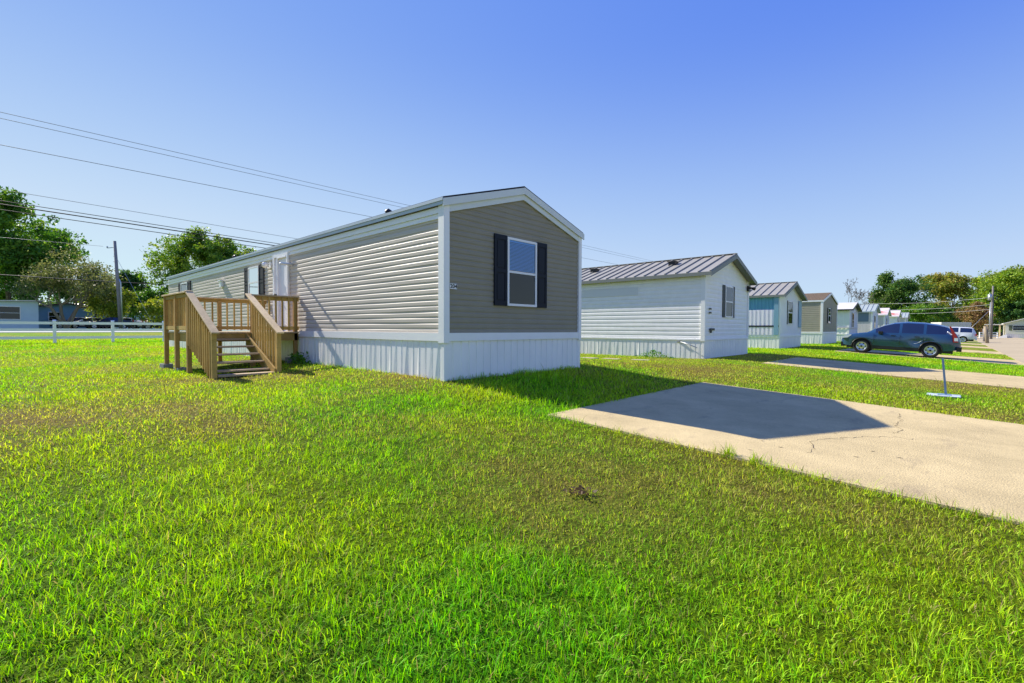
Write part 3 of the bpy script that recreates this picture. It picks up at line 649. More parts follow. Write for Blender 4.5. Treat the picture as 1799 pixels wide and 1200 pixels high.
# stairs: run towards +x
SX1=DX1+1.70; gz=Tz(SX1,DY)-.02
sc=thing('staircase',None,None); sc.parent=dk
del_=[k for k in ('label','category') if k in sc]
for k in del_: del sc[k]
ys0,ys1=DY-.02,DY+1.12
nst=6; rise=(ZF-gz)/(nst+0.0)
for k in range(1,nst):
    z=ZF-k*rise; x=DX1+ (k-1)*.285
    b=MB(); b.box(*D3(x-.005,ys0+.04,z-.036),*D3(x+.125,ys1-.04,z)); b.box(*D3(x+.135,ys0+.04,z-.036),*D3(x+.27,ys1-.04,z)); b.build('tread',WOODW,sc,bevel=.003)
b=MB(); b.box(*D3(SX1-.22,ys0+.04,gz+.05),*D3(SX1+.03,ys1-.04,gz+.09)); b.build('tread',WOODW,sc,bevel=.003)
for y in (ys0,ys1-.04):
    b=MB(); b.prism([(0,ZF-.04),(SX1-DX1-.02,gz+.16),(SX1-DX1-.02,gz-.02),(SX1-DX1-.3,gz-.02),(0,ZF-.36)],'y',y-DY,y+.038-DY); b.build('stringer',WOOD,sc)
for i,y in enumerate((ys0-.045,ys1+.02)):
    b=MB(); b.box(*D3(SX1-.06,y-.02,gz-.06),*D3(SX1+.03,y+.07,.775)); b.build('newel_post',WOOD,sc,bevel=.004)
    yc=y+.025
    b=MB(); b.beam(D3(DX1-.06,yc,ZR+.02),D3(SX1+.12,yc,.77),.14,.036); b.build('stair_handrail',WOODP,sc,bevel=.004)
    b=MB(); b.beam(D3(DX1,yc,ZR-.075),D3(SX1,yc,.745-.0),.036,.088); b.build('rail_beam',WOOD,sc)
    for k in range(11):
        t=(k+.6)/11.3; x=DX1+(SX1-DX1)*t; zt2=ZR+(.80-ZR)*t-.06; zb2=ZF-.26+(gz+.02-ZF+.2)*t
        o=(-1 if i==0 else 1)*.037
        m=MB(); m.box(*D3(x-.018,yc+o-.018,zb2),*D3(x+.018,yc+o+.018,zt2)); m.build('baluster',WOOD,sc)
def block(label,x,y,z,rz=0,s=(.4,.2,.2)):
    b=MB(); lx,ly,lz=s
    b.box(-lx/2,-ly/2,0,lx/2,-ly/2+.035,lz); b.box(-lx/2,ly/2-.035,0,lx/2,ly/2,lz)
    for u in (-lx/2,-.018,lx/2-.036): b.box(u,-ly/2+.036,0,u+.036,ly/2-.036,lz)
    b.box(-lx/2+.037,-ly/2+.037,0,lx/2-.037,ly/2-.037,.03)
    o=b.build('concrete_block',BLOCK); o.location=(x,y,z); o.rotation_euler=(0,0,rz); tag(o,label,'concrete block','blocks under the deck posts'); return o
block('grey block under the deck post nearest the home\'s skirting',DX1-.02,-.14,-.06,R(90))
block('dark block beneath the stairs, next to the skirting',DX1-.9,-.35,-.07,R(20))
block('half buried block at the far outer deck post',DX0+.1,DY-.05,Tz(DX0,DY)-.10)
block('low block at the middle outer deck post',(DX0+DX1)/2+.04,DY+.02,Tz(-6.8,DY)-.14)

# ------------------------------------------------------------------ trees
def branches(levels,seed,kids=(3,4),ratio=.7,spread=.65,trunk=.28,up=.25,multi=1,jit=.18,thick=.6):
    rr=random.Random(seed); segs=[]; tips=[]
    def grow(p,d,l,r,lv):
        n=3 if lv<3 else 2; q=p; rad=r
        for i in range(n):
            d=(d+Vector((rr.gauss(0,jit),rr.gauss(0,jit),rr.gauss(0,jit)+up*.18))).normalized()
            q2=q+d*l/n; r2=rad*(.86 if lv else .9); segs.append((q.copy(),q2.copy(),rad,r2)); q=q2; rad=r2
            if lv>=2: tips.append((q.copy(),lv))
        if lv>=levels: return
        k=rr.choice(kids)
        for i in range(k):
            a=rr.uniform(0,6.283); s=rr.uniform(spread*.5,spread*1.25)
            x=d.orthogonal().normalized(); y=d.cross(x)
            nd=(d*math.cos(s)+(x*math.cos(a)+y*math.sin(a))*math.sin(s)).normalized()
            grow(q,nd,l*ratio*rr.uniform(.75,1.2),rad*thick*rr.uniform(.85,1.2),lv+1)
    for m_ in range(multi):
        a=6.283*m_/multi+.5; d=Vector((0,0,1)) if multi==1 else Vector((.38*math.cos(a),.38*math.sin(a),1)).normalized()
        grow(Vector((0,0,0)),d,trunk,.022,0)
    return segs,tips
def treemesh(segs,S3,rs,mat_,name,parent,minr=.012):
    V=[];Fs=[];n=5
    for a,b_,ra,rb in segs:
        a=Vector((a.x*S3[0],a.y*S3[0],a.z*S3[1])); b2=Vector((b_.x*S3[0],b_.y*S3[0],b_.z*S3[1])); d=(b2-a)
        if d.length<1e-5: continue
        d.normalize(); x=d.orthogonal().normalized(); y=d.cross(x); base=len(V)
        for p,r in ((a,max(ra*rs,minr)),(b2,max(rb*rs,minr))):
            for k in range(n): t=6.2832*k/n; V.append(p+(x*math.cos(t)+y*math.sin(t))*r)
        for k in range(n): Fs.append((base+k,base+(k+1)%n,base+n+(k+1)%n,base+n+k))
    return npmesh(name,np.array([tuple(v) for v in V]),np.array(Fs),mat_,None,parent,True)
def tree(label,x,y,h,w,cols,nleaf,lsize,seed,cat='tree',group=None,levels=4,bare=False,barkm=BARK,clump=.09,base=.18,multi=1,z=None,flat=1.0,kids=(3,4),spread=.65,keep=1.0,minr=.02,name='tree',extra=160):
    z=Tz(x,y) if z is None else z
    r=thing(name,label,cat,(x,y,z-.1),random.Random(seed).uniform(0,6),group)
    segs,tips=branches(levels,seed,multi=multi,trunk=base*1.6,kids=kids,spread=spread)
    P=np.array([tuple(t[0]) for t in tips]); zm=P[:,2].max(); rm=np.percentile(np.hypot(P[:,0],P[:,1]),92)
    S3=(w/2*.86/rm,h*.95/zm); rs=h*.9
    if bare:
        th=[s for s in segs if s[2]>.006]; tw=[s for s in segs if s[2]<=.006]
        treemesh(th,S3,rs,barkm,'trunk',r,minr); treemesh(tw,S3,rs,BARKT,'crown',r,minr); return r
    treemesh([s for s in segs if s[2]>.0022],S3,rs,barkm,'trunk',r,minr)
    rr=np.random.RandomState(seed)
    T3=P*np.array([S3[0],S3[0],S3[1]]); T3=T3[T3[:,2]>h*base]
    if keep<1: T3=T3[rr.rand(len(T3))<keep]
    if extra:
        q=rr.normal(0,1,(extra,3)); q/=np.linalg.norm(q,axis=1)[:,None]; q*=(rr.uniform(.35,1,(extra,1)))**.45
        aa=np.arctan2(q[:,1],q[:,0]); lob=.80+.20*np.sin(aa*3+seed)*np.cos(q[:,2]*4+seed)+.10*np.sin(aa*5+seed*2)
        cz=h*(base+1)/2; q=q*lob[:,None]*np.array([w*.44,w*.44,h*(1-base)/2*.93]); q[:,2]+=cz
        T3=np.concatenate([T3,q[q[:,2]>h*base*.8]])
    idx=rr.randint(0,len(T3),nleaf); cl=T3[idx]
    cr=clump*h*(.55+.9*rr.rand(len(T3)))[idx][:,None]
    off=rr.normal(0,1,(nleaf,3)); off/=np.linalg.norm(off,axis=1)[:,None]; off*=rr.rand(nleaf,1)**.5
    p=cl+off*cr*np.array([1,1,.62*flat])
    c0,c1,c2=[np.array(c)*2.1 for c in cols]
    tcol=rr.rand(len(T3)); k=tcol[idx][:,None]; col=np.where(k<.5,c0+(c1-c0)*k*2,c1+(c2-c1)*(k-.5)*2)*rr.uniform(.65,1.35,(nleaf,1))
    # leaf quads, randomly turned
    nrm=rr.normal(0,1,(nleaf,3))+np.array([0,0,.5]); nrm/=np.linalg.norm(nrm,axis=1)[:,None]
    t1=np.cross(nrm,rr.normal(0,1,(nleaf,3))); t1/=np.linalg.norm(t1,axis=1)[:,None]; t2=np.cross(nrm,t1)
    s=lsize*rr.uniform(.55,1.3,(nleaf,1))
    Vq=np.stack([p-t1*s,p-t2*s*.5,p+t1*s,p+t2*s*.5],1).reshape(-1,3)
    npmesh('crown',Vq,np.arange(nleaf*4).reshape(-1,4),LEAF,np.repeat(col,4,0),r)
    return r
def at(px,depth,base_y=None):
    """ground point seen in column px at that depth (m along the view)"""
    d=Vector(fw)+Vector(r1)*((px-899.5)/F); p=Vector(CAM)+d*depth; return p.x,p.y
GRN=((.02,.06,.01),(.05,.12,.015),(.11,.17,.02)); DGR=((.012,.04,.012),(.03,.075,.018),(.06,.11,.02))
YGR=((.06,.10,.012),(.12,.16,.02),(.20,.21,.03)); OLV=((.045,.06,.018),(.08,.095,.028),(.125,.12,.045)); BRO=((.10,.075,.03),(.17,.12,.05),(.15,.14,.04))
LG='trees beyond the highway'; RG='trees behind the lane'
x,y=at(20,72); tree('very tall dense green tree at the left edge, looming over the pale blue house',x,y,20.0,22.5,GRN,60000,.25,11,group=LG,levels=5,clump=.065,base=.14,extra=330)
x,y=at(118,56); tree('sparse olive crowned tree with several pale trunks, in front of the tall tree',x,y,10.2,11.5,OLV,13000,.13,23,group=LG,levels=5,barkm=BARKL,clump=.06,base=.22,multi=4,keep=.85,extra=60)
x,y=at(168,66); tree('hazy pale green small tree right of the olive crowned tree',x,y,8.5,6,((.10,.14,.08),(.14,.18,.10),(.12,.14,.05)),7000,.13,31,group=LG,levels=5,clump=.07)
x,y=at(186,60); tree('low yellow green bushy tree left of the leaning utility pole',x,y,5.8,6.5,YGR,9000,.14,35,group=LG,levels=4,clump=.12,base=.05)
x,y=at(228,74); tree('narrow dark evergreen right behind the leaning utility pole',x,y,9.6,4.6,DGR,9000,.18,41,group=LG,levels=4,clump=.085,base=.08)
x,y=at(266,72); tree('low leafy tree between the utility pole and the deck',x,y,6.4,7,GRN,9000,.19,43,group=LG,levels=4,clump=.13,base=.05)
x,y=at(284,60); tree('small yellowish shrub tree just left of the deck',x,y,4.2,5,YGR,5000,.15,47,group=LG,levels=4,clump=.14,base=.05)
x,y=at(345,62); tree('broad rounded green tree rising behind the taupe home\'s roof',x,y,13.9,15,((.03,.075,.01),(.07,.13,.015),(.15,.19,.025)),60000,.16,55,group=LG,levels=5,clump=.055,base=.2,extra=420)
x,y=at(150,85); tree('dark green tree filling the gap behind the sparse olive tree',x,y,9,12,DGR,12000,.26,57,group=LG,levels=4,clump=.12,base=.05)
# right side
x,y=at(1466,100); tree('large bare tree with grey twigs above the tan home\'s roof',x,y,12.4,14.5,None,0,0,61,group=RG,levels=7,bare=True,kids=(2,3),spread=.8,minr=.02,base=.2)
x,y=at(1530,118); tree('bare twiggy tree beside the round dark green crown',x,y,11.6,14,None,0,0,67,group=RG,levels=7,bare=True,kids=(2,3),spread=.8,minr=.02,base=.2)
x,y=at(1597,118); tree('round dark green tree in the middle of the tree line',x,y,16.6,14.5,((.015,.05,.012),(.04,.085,.015),(.08,.11,.025)),30000,.27,71,group=RG,levels=5,clump=.075,base=.08)
x,y=at(1548,132); tree('reddish brown and green tree left of the round dark green crown',x,y,12,7,BRO,10000,.26,73,group=RG,levels=4,clump=.10,base=.05)
x,y=at(1672,124); tree('yellow green tree with a russet top right of the round dark green crown',x,y,17,14,((.07,.10,.012),(.13,.15,.02),(.19,.14,.04)),26000,.27,79,group=RG,levels=5,clump=.08,base=.06)
x,y=at(1733,118); tree('bright green tree behind the leaning transformer pole',x,y,16.8,12.5,((.05,.10,.01),(.10,.17,.015),(.18,.22,.03)),24000,.26,83,group=RG,levels=5,clump=.08,base=.06)
x,y=at(1775,126); tree('tall green tree nearest the right edge of the picture',x,y,18.8,16.5,YGR,26000,.27,89,group=RG,levels=5,clump=.08,base=.06)
x,y=at(1715,104); tree('russet leaved small tree beside the white fence',x,y,8,6.5,((.09,.06,.025),(.15,.09,.04),(.12,.12,.03)),9000,.2,97,group=RG,levels=4,clump=.11,base=.05)
x,y=at(1690,112); tree('low green bush mass behind the white storage trailer',x,y,7.5,10,YGR,10000,.22,101,group=RG,levels=4,clump=.13,base=.03)
x,y=at(1630,112); tree('low dark bush mass beyond the farthest mobile homes',x,y,7.5,14,GRN,11000,.24,103,group=RG,levels=4,clump=.13,base=.03)
x,y=at(1800,112); tree('shady undergrowth behind the cream home with the carport',x,y,9,13,DGR,11000,.24,107,group=RG,levels=4,clump=.13,base=.03)
# far woods that read as one mass
def woods():
    rr=np.random.RandomState(5); Vs=[];cs=[]
    def band(px0,px1,d0,d1,h,n,cols):
        px=rr.uniform(px0,px1,n); dd=rr.uniform(d0,d1,n); hh=h*(.55+.45*vn(px,px*0,14,2))
        ptx=CAM[0]+(fw.x+r1.x*(px-899.5)/F)*dd; pty=CAM[1]+(fw.y+r1.y*(px-899.5)/F)*dd
        z=rr.rand(n)*hh+T(ptx,pty)
        p=np.stack([ptx,pty,z],1); nr=rr.normal(0,1,(n,3)); t1=np.cross(nr,rr.normal(0,1,(n,3))); t1/=np.linalg.norm(t1,axis=1)[:,None]; t2=np.cross(nr,t1); t2/=np.linalg.norm(t2,axis=1)[:,None]
        s=.0028*dd[:,None]*rr.uniform(.5,1.3,(n,1)); Vs.append(np.stack([p-t1*s,p-t2*s*.6,p+t1*s,p+t2*s*.6],1).reshape(-1,3))
        k=vn(px,z*2,9,3)[:,None]; c=np.array(cols[0])*(1-k)+np.array(cols[2])*k; cs.append(np.repeat(c*rr.uniform(.6,1.4,(n,1)),4,0))
    band(-150,310,100,130,7,20000,GRN); band(1560,1990,135,170,11,26000,GRN)
    Vq=np.concatenate(Vs); o=npmesh('far_woods',Vq,np.arange(len(Vq)).reshape(-1,4),LEAF,np.concatenate(cs)); tag(o,'distant green woods low on the horizon','woods',kind='stuff')
woods()

# ------------------------------------------------------------------ white rail fence, left
FX=-28.9; fl=thing('rail_fence','white three rail vinyl fence along the far end of the left lawn','fence',(FX,0,0))
fy=[-3.19-2.41*k for k in range(6,0,-1)]+[-3.19+2.41*k for k in range(10)]
for y in fy:
    z=Tz(FX,y); b=MB(); b.box(-.065,y-.065,z-.1,.065,y+.065,z+1.20); b.prism([(-.075,z+1.201),(.075,z+1.201),(0,z+1.26)],'y',y-.075,y+.075); b.build('post',FRAME,fl)
for k in range(len(fy)-1):
    for zz in (.30,.72,1.08):
        b=MB(); b.box(-.02,fy[k]+.066,zz-.07,.02,fy[k+1]-.066,zz+.07); b.build('rail',FRAME,fl)

# ------------------------------------------------------------------ utility poles and wires
def pole(label,x,y,z0,h,lean=(0,0),r=.15,extra=None,group='utility poles'):
    o=thing('utility_pole',label,'utility pole',(x,y,z0),0,group); b=MB()
    b.tube([(0,0,-.4),(lean[0]*.5,lean[1]*.5,h*.5),(lean[0],lean[1],h)],[r,r*.85,r*.7],10); b.build('shaft',POLE,o)
    return o
x,y=at(213,54); zP=.66
p1=pole('leaning utility pole with a pipe riser beyond the white rail fence',x,y,zP,9.9,(-.45,-.35),.2)
b=MB(); b.tube([(.25,.1,0),(.18,.02,5.2),(.05,-.1,5.6)],.07,8); b.build('riser_pipe',GALV,p1)
b=MB(); b.beam((-.42,-.3,9.2),(-1.3,-.9,9.15),.07,.07); b.tube([(-1.3,-.9,9.15),(-1.3,-.9,9.35)],.07,8); b.build('arm',GALV,p1)
b=MB()
for zz in (8.2,7.6,6.1,4.9): b.tube([(-.4,-.3,zz),(-.55,-.45,zz)],.05,6)
b.build('insulators',GALV,p1)
b=MB(); b.tube([(-.4,-.3,8.2),(3.1,2.6,.1)],.018,4); b.build('guy_wire',GALV,p1)
x,y=at(1741,80)
p2=pole('utility pole carrying a transformer at the right, in front of the tree line',x,y,-.6,8.9,(.05,.15),.17)
b=MB(); b.tube([(-.3,-.3,6.5),(-.3,-.3,7.5)],.26,12); b.tube([(-.3,-.3,7.5),(-.3,-.3,7.75)],[.05,.04],6); b.build('transformer',GALV,p2)
b=MB(); b.tube([(-.28,-.2,.1),(-.2,-.15,6.2)],.06,8); b.build('riser_pipe',GALV,p2)
b=MB(); b.tube([(0,0,5.2),(-3.8,-3.4,.1)],.03,4); b.build('guy_wire',GALV,p2)
# line running along y at x=-34 : far pole hidden low behind the homes, near pole out of view
YF=236.0
pF=pole('distant utility pole tip behind the pale ribbed home',-34,YF,Tz(-34,YF),13.5,(0,0),.2)
pN=pole('tall utility pole at the near end of the overhead line',-34,-45,Tz(-34,-45),13.5,(0,0),.2)
for i,(z0,zy0,rr_,m_,lab) in enumerate(((13.2,13.2,.016,WIREG,'thin grey overhead wire, topmost of the three in the open sky'),(12.85,12.85,.016,WIREG,'thin grey overhead wire, middle of the three in the open sky'),
     (11.33,11.3,.018,WIREG,'thin grey overhead wire, lowest of the three in the open sky'),(8.78,8.3,.014,WIREG,'faint wire just above the bundle of black cables'),
     (8.13,7.1,.021,WIRE,'upper black cable of the bundle crossing the tall tree'),(7.93,7.05,.034,WIRE,'thickest black cable in the middle of the bundle crossing the tall tree'),(7.62,6.9,.022,WIRE,'lowest black cable of the bundle crossing the tall tree'))):
    b=MB(); pts=[]
    for k in range(25):
        t=k/24; y=-45+(YF+45)*t
        if i<3: z=z0
        else:
            z=z0+(y+5)*(-.028) if y<25 else z0-.028*30+(y-25)*.012
        pts.append((-34,y,z))
    b.tube(pts,rr_,4,caps=False); o=b.build('overhead_wire',m_); tag(o,lab,'wire','overhead wires')
# cable through the leaning pole
px_,py_=at(213,54)
b=MB(); pts=[]
for k in range(13):
    t=k/12; pts.append((px_-.45-24*math.cos(.25)*0+ -6*(.5-t)*2*0, py_-30+60*t, zP+5.3+1.4*(2*t-1)**2*.5)) 
b.tube(pts,.045,4,caps=False); o=b.build('overhead_wire',WIRE); tag(o,'black cable strung through the leaning utility pole above the white fence','wire','overhead wires')
b=MB(); b.tube([(px_-1.75,py_-1.2,zP+9.35),(px_-5,py_-14,zP+9.6),(px_-8,py_-30,zP+10.2)],.016,4,caps=False); o=b.build('overhead_wire',WIREG); tag(o,'thin wire leaving the arm of the leaning utility pole','wire','overhead wires')
# power lines before the right tree line
for k,(zz,lab) in enumerate(((6.6,'highest pale wire in front of the right tree line'),(5.4,'second pale wire in front of the right tree line'),(4.6,'third pale wire in front of the right tree line'))):
    x0,y0=at(1741,80); x1,y1=at(1520,100); b=MB()
    b.tube([(x0+(x1-x0)*t,y0+(y1-y0)*t,zz-.6+.8*(t-.5)**2*2) for t in np.linspace(0,1,9)],.02,4,caps=False); o=b.build('overhead_wire',mat('pale_wire',(.5,.5,.5)) if k==0 else bpy.data.materials['pale_wire']); tag(o,lab,'wire','overhead wires')

# ------------------------------------------------------------------ cars
def car(label,x,y,z,rz,pitch,paint,P=None,cat='car',group='parked cars',dent=False,lowres=False,name='parked_car',trimm=None):
    """nose towards local -x, origin on the ground under the nose; P holds proportions"""
    d=dict(L=4.55,W=1.82,wb=2.62,fo=.90,top=[(0,.62),(.06,.80),(.25,.90),(.6,.98),(1.08,1.06),(1.35,1.24),(1.72,1.46),(2.1,1.595),(2.6,1.66),(3.2,1.645),(3.75,1.58),(4.05,1.50),(4.22,1.33),(4.42,1.08),(4.5,.95),(4.55,.72)],
        belt=1.00,belt2=1.10,wr=.345,sill=.33,win=[(1.42,2.33),(2.43,3.22),(3.32,4.03)],ws=(1.12,1.98),rw=(4.08,4.42),side_top=[])
    if P: d.update(P)
    L,Wd,wb,fo,wr=d['L'],d['W'],d['wb'],d['fo'],d['wr']
    r=thing(name,label,cat,(x,y,z),rz,group); r.rotation_euler=(0,pitch,rz)
    tx=[p[0] for p in d['top']]; tz=[p[1] for p in d['top']]
    cuts=[a for ww in d['win'] for a in ww]+list(d['ws'])+list(d['rw'])
    xs=np.unique(np.round(np.concatenate([np.linspace(0,L,34 if lowres else 78),cuts,tx]),3))
    wx=(fo,fo+wb); ar=wr+.055
    NR=10
    def st(x):
        zt=float(np.interp(x,tx,tz)); e=min(x,L-x); wbd=Wd/2-(.30*math.exp(-e/.16)+.05*math.exp(-e/.5))
        belt=min(zt-.03,np.interp(x,(0,L),(d['belt'],d['belt2']))); t=min(1,max(0,(zt-belt)/.45))
        yr_=wbd-.10-.15*t
        zl=d['sill']+.10*math.exp(-x/.2)+.14*math.exp(-(L-x)/.25)
        for c in wx:
            q=ar*ar-(x-c)**2
            if q>0: zl=max(zl,wr+math.sqrt(q)*.98-.0)
        m1=max(zl+.01,.60); m2=max(m1+.01,min(.80,belt-.04)); belt=max(belt,m2+.01)
        zt=max(zt,belt+.03)
        bulge=.0
        pin=0
        if dent:
            pin=.075*math.exp(-((x-3.15)/.42)**2)
        rows=[(wbd-.045,zl),(wbd-.012,m1),(wbd-pin*.9,(m1+m2)/2),(wbd-.005-pin*.5,m2),(wbd-.03,belt),(wbd-.045,belt+(zt-belt)*.06),(yr_+.02,zt-(zt-belt)*.14),(yr_-.04,zt-.045*t-.012),(yr_*.6,zt-.008),(0,zt)]
        return rows
    ST=[st(x) for x in xs]
    groups={'body':MB(),'win':[MB() for _ in range(2*len(d['win']))],'windshield':MB(),'rear_window':MB()}
    base=[]
    def q(bm,i,j,s):
        vs=[(xs[i],s*ST[i][j][0],ST[i][j][1]),(xs[i+1],s*ST[i+1][j][0],ST[i+1][j][1]),(xs[i+1],s*ST[i+1][j+1][0],ST[i+1][j+1][1]),(xs[i],s*ST[i][j+1][0],ST[i][j+1][1])]
        bm.add(vs,[(0,1,2,3) if s<0 else (3,2,1,0)],0,True)
    for i in range(len(xs)-1):
        xc=(xs[i]+xs[i+1])/2
        for j in range(NR-1):
            for s in (-1,1):
                dst=groups['body']
                if j==5:
                    for k,(a,b_) in enumerate(d['win']):
                        if a<=xc<=b_: dst=groups['win'][2*k+(s>0)]
                if j in (7,8):
                    if d['ws'][0]<=xc<=d['ws'][1]: dst=groups['windshield']
                    if d['rw'][0]<=xc<=d['rw'][1]: dst=groups['rear_window']
                q(dst,i,j,s)
    for i in (0,len(xs)-1):   # close nose and tail
        ring=[(xs[i],-a,b_) for a,b_ in ST[i]]+[(xs[i],a,b_) for a,b_ in reversed(ST[i][:-1])]
        groups['body'].add(ring,[tuple(range(len(ring)))],0,False)
    def fin(bm,name_,m_,par=r):
        o=bm.build(name_,m_,par,fix=False); me=o.data; g=bmesh.new(); g.from_mesh(me); bmesh.ops.remove_doubles(g,verts=g.verts,dist=.0008); bmesh.ops.recalc_face_normals(g,faces=g.faces); g.to_mesh(me); g.free(); return o
    body=fin(groups['body'],'body',paint)
    for gmb in groups['win']: fin(gmb,'side_window',CARGLASS)
    fin(groups['windshield'],'windshield',CARGLASS); fin(groups['rear_window'],'rear_window',CARGLASS)
    b=MB(); b.box(.25,-Wd/2+.22,.24,L-.25,Wd/2-.22,.62); b.box(.3,-Wd/2+.26,.62,L-.35,Wd/2-.26,.9)
    for c in wx: b.box(c-ar,-Wd/2+.24,.2,c+ar,Wd/2-.24,wr+ar)
    b.build('underbody',BLK,r)
    b=MB(); s0=fo+ar+.02; s1=fo+wb-ar-.02
    for s in (-1,1): b=MB(); b.box(s0,s*(Wd/2-.03),d['sill']-.05,s1,s*(Wd/2-.14),d['sill']+.09); b.build('sill_trim',trimm or BLK,r)
    b=MB(); b.box(-.0,-Wd/2+.25,.28,.12,Wd/2-.25,.50); b.build('bumper',trimm or BLK,r)
    b=MB(); b.box(L-.14,-Wd/2+.12,.36,L+.035,Wd/2-.12,.56); b.build('bumper',trimm or BLK,r)
    # wheels
    for c in wx:
        for s in (-1,1):
            yy=s*(Wd/2-.13); wr0=MB(); wo=s
            b=MB(); b.lathe([(wr*.62,-.10*s),(wr*.93,-.105*s),(wr,-.07*s),(wr,.07*s),(wr*.93,.105*s),(wr*.66,.10*s),(wr*.62,.07*s)],(0,0,0),'y',28)
            ty=b.build('wheel',TYRE,r); ty.location=(c,yy,wr)
            b=MB(); b.lathe([(wr*.66,.092*s),(wr*.60,.10*s),(wr*.56,.06*s),(wr*.34,.055*s),(wr*.28,.075*s),(wr*.12,.08*s),(0,.08*s)],(0,0,0),'y',24); b.build('rim',RIM,ty)
            b=MB()
            for k in range(6):
                a=6.2832*k/6; ux,uz=math.cos(a),math.sin(a); cx_,cz_=ux*wr*.46,uz*wr*.46
                b.lathe([(0,.066*s),(wr*.085,.066*s)],(cx_,0,cz_),'y',8)
            b.lathe([(0,.088*s),(wr*.13,.086*s)],(0,0,0),'y',10)
            b.build('rim_slots',BLK,ty)
    # lamps, mirror, handles, mouldings
    for s in (-1,1):
        y0=s*(Wd/2-.30); b=MB(); b.prism([(.02,.70),(.06,.80),(.42,.92),(.46,.88),(.30,.74)],'y',s*(Wd/2-.24),s*(Wd/2-.045)); b.build('headlight',LAMP,r)
        if not lowres:
            b=MB(); b.prism([(L-.46,1.50),(L-.40,1.50),(L-.16,1.05),(L-.10,.78),(L-.27,.78),(L-.30,1.02)],'y',s*(Wd/2-.17),s*(Wd/2-.045)); tl=b.build('taillight',RED,r)
            b=MB(); b.box(L-.25,s*(Wd/2-.16),.84,L-.12,s*(Wd/2-.041),.98); b.build('clear_lens',LAMP,tl)
        else:
            b=MB(); b.box(L-.13,s*(Wd/2-.16),.85,L-.015,s*(Wd/2-.06),1.15); b.build('taillight',RED,r)
        b=MB(); b.box(d['win'][0][0]+.12,s*(Wd/2-.05),d['belt']+.01,d['win'][0][0]+.30,s*(Wd/2+.13),d['belt']+.14); b.build('mirror',BLK,r,bevel=.02)
        for hx in (d['win'][0][1]-.20,d['win'][1][1]-.20):
            b=MB(); b.box(hx-.10,s*(Wd/2-.02),.93,hx+.08,s*(Wd/2+.025),.965); b.build('door_handle',BLK,r)
        for hx in (d['win'][0][0]-.05,(d['win'][0][1]+d['win'][1][0])/2,d['win'][1][1]+.02):
            b=MB(); b.box(hx-.004,s*(Wd/2-.02),.50,hx+.004,s*(Wd/2+.0015),.98); b.build('door_seam',BLK,r)
    for (c) in wx:
        for s in (-1,1):
            b=MB(); pts=[(c+ (ar+.012)*math.cos(t),s*(Wd/2-.018),wr+(ar+.012)*.98*math.sin(t)) for t in np.linspace(.02,math.pi-.02,15)]
            b.tube(pts,.022,5); b.build('wheel_arch_trim',trimm or BLK,r)
    return r
CARGLASS=mat('car_glass',(.012,.02,.06),.04,.9)
TYRE=mat('tyre_rubber',(.022,.022,.024),.85,.2,bump=(40,.2,.004)); RIM=mat('alloy_rim',(.55,.56,.58),.3,.5,metal=.75)
LAMP=mat('lamp_lens',(.65,.68,.72),.12,.7); RED=mat('red_lens',(.35,.008,.01),.2,.6)
PBLUE=mat('blue_grey_paint',(.024,.075,.155),.2,.6,metal=.35,coat=.7); PSILV=mat('white_paint',(.66,.68,.72),.3,.5,coat=.5)
PDARK=mat('black_paint',(.02,.025,.04),.3,.5,coat=.5); PWHT=mat('white_paint_plain',(.7,.7,.7),.35,.5); PRED=mat('maroon_paint',(.12,.03,.03),.35,.5)
sx=2.10; syc=25.25
c1=car('blue grey crossover with a dented rear door parked on the third driveway','0' and sx,syc,Tz(sx,syc)+.022,0,math.atan(.052),PBLUE,dent=True)
# highlight on the dented door's paint, put into a paler ridge
b=MB(); b.tube([(2.85,-.885,.60),(3.0,-.875,.63),(3.12,-.87,.70),(3.22,-.872,.80),(3.36,-.875,.88)],[.005,.016,.024,.020,.004],6); b.build('crease_highlight',mat('dent_highlight',(.25,.30,.34),.4,.5,metal=.5),c1)
SUVT=[(0,.70),(.05,.95),(.3,1.06),(.9,1.12),(1.25,1.18),(1.55,1.45),(1.95,1.74),(2.4,1.86),(3.2,1.90),(4.3,1.88),(4.7,1.80),(4.9,1.40),(5.0,1.1),(5.05,.8)]
suvP=dict(L=5.05,W=1.98,wb=2.95,fo=.92,top=SUVT,belt=1.18,belt2=1.22,wr=.39,sill=.42,win=[(1.6,2.45),(2.58,3.42),(3.56,4.62)],ws=(1.28,2.1),rw=(4.72,4.9))
x,y=at(1694,57); x-=1.0
c2=car('white full size wagon seen rear half beyond the blue car',x-3.0,y+1.0,Tz(x,y)+.0,0,math.atan(.04),PSILV,suvP,trimm=PSILV,lowres=True)
sed=dict(L=4.6,W=1.8,wb=2.7,fo=.9,top=[(0,.6),(.1,.74),(.5,.86),(1.2,.95),(1.6,1.2),(2.1,1.42),(2.6,1.46),(3.2,1.42),(3.7,1.15),(3.95,1.04),(4.4,.98),(4.55,.85),(4.6,.65)],belt=.92,belt2=.98,wr=.32,sill=.28,win=[(1.65,2.5),(2.6,3.35),(3.42,3.6)],ws=(1.25,2.05),rw=(3.3,3.9))
LG2='vehicles across the highway'
for (px,dp,rz,pt,lab,pp) in ((88,58,1.5,PDARK,'dark low car under the carport beside the pale blue house',sed),(112,58,1.7,PSILV,'white car in front of the maroon roofed shed, behind the fence',sed),
    (150,57,1.4,PDARK,'dark low car left of the yellow green bush, behind the fence',sed),(176,60,1.2,PWHT,'white low car under the yellow green bush',sed),
    (243,66,1.6,PDARK,'dark wagon right of the leaning utility pole',suvP),(272,70,1.5,PWHT,'white car farthest right behind the fence, next to the deck',sed)):
    x,y=at(px,dp); car(lab,x,y,Tz(x,y),rz,0,pt,pp,group=LG2,lowres=True)
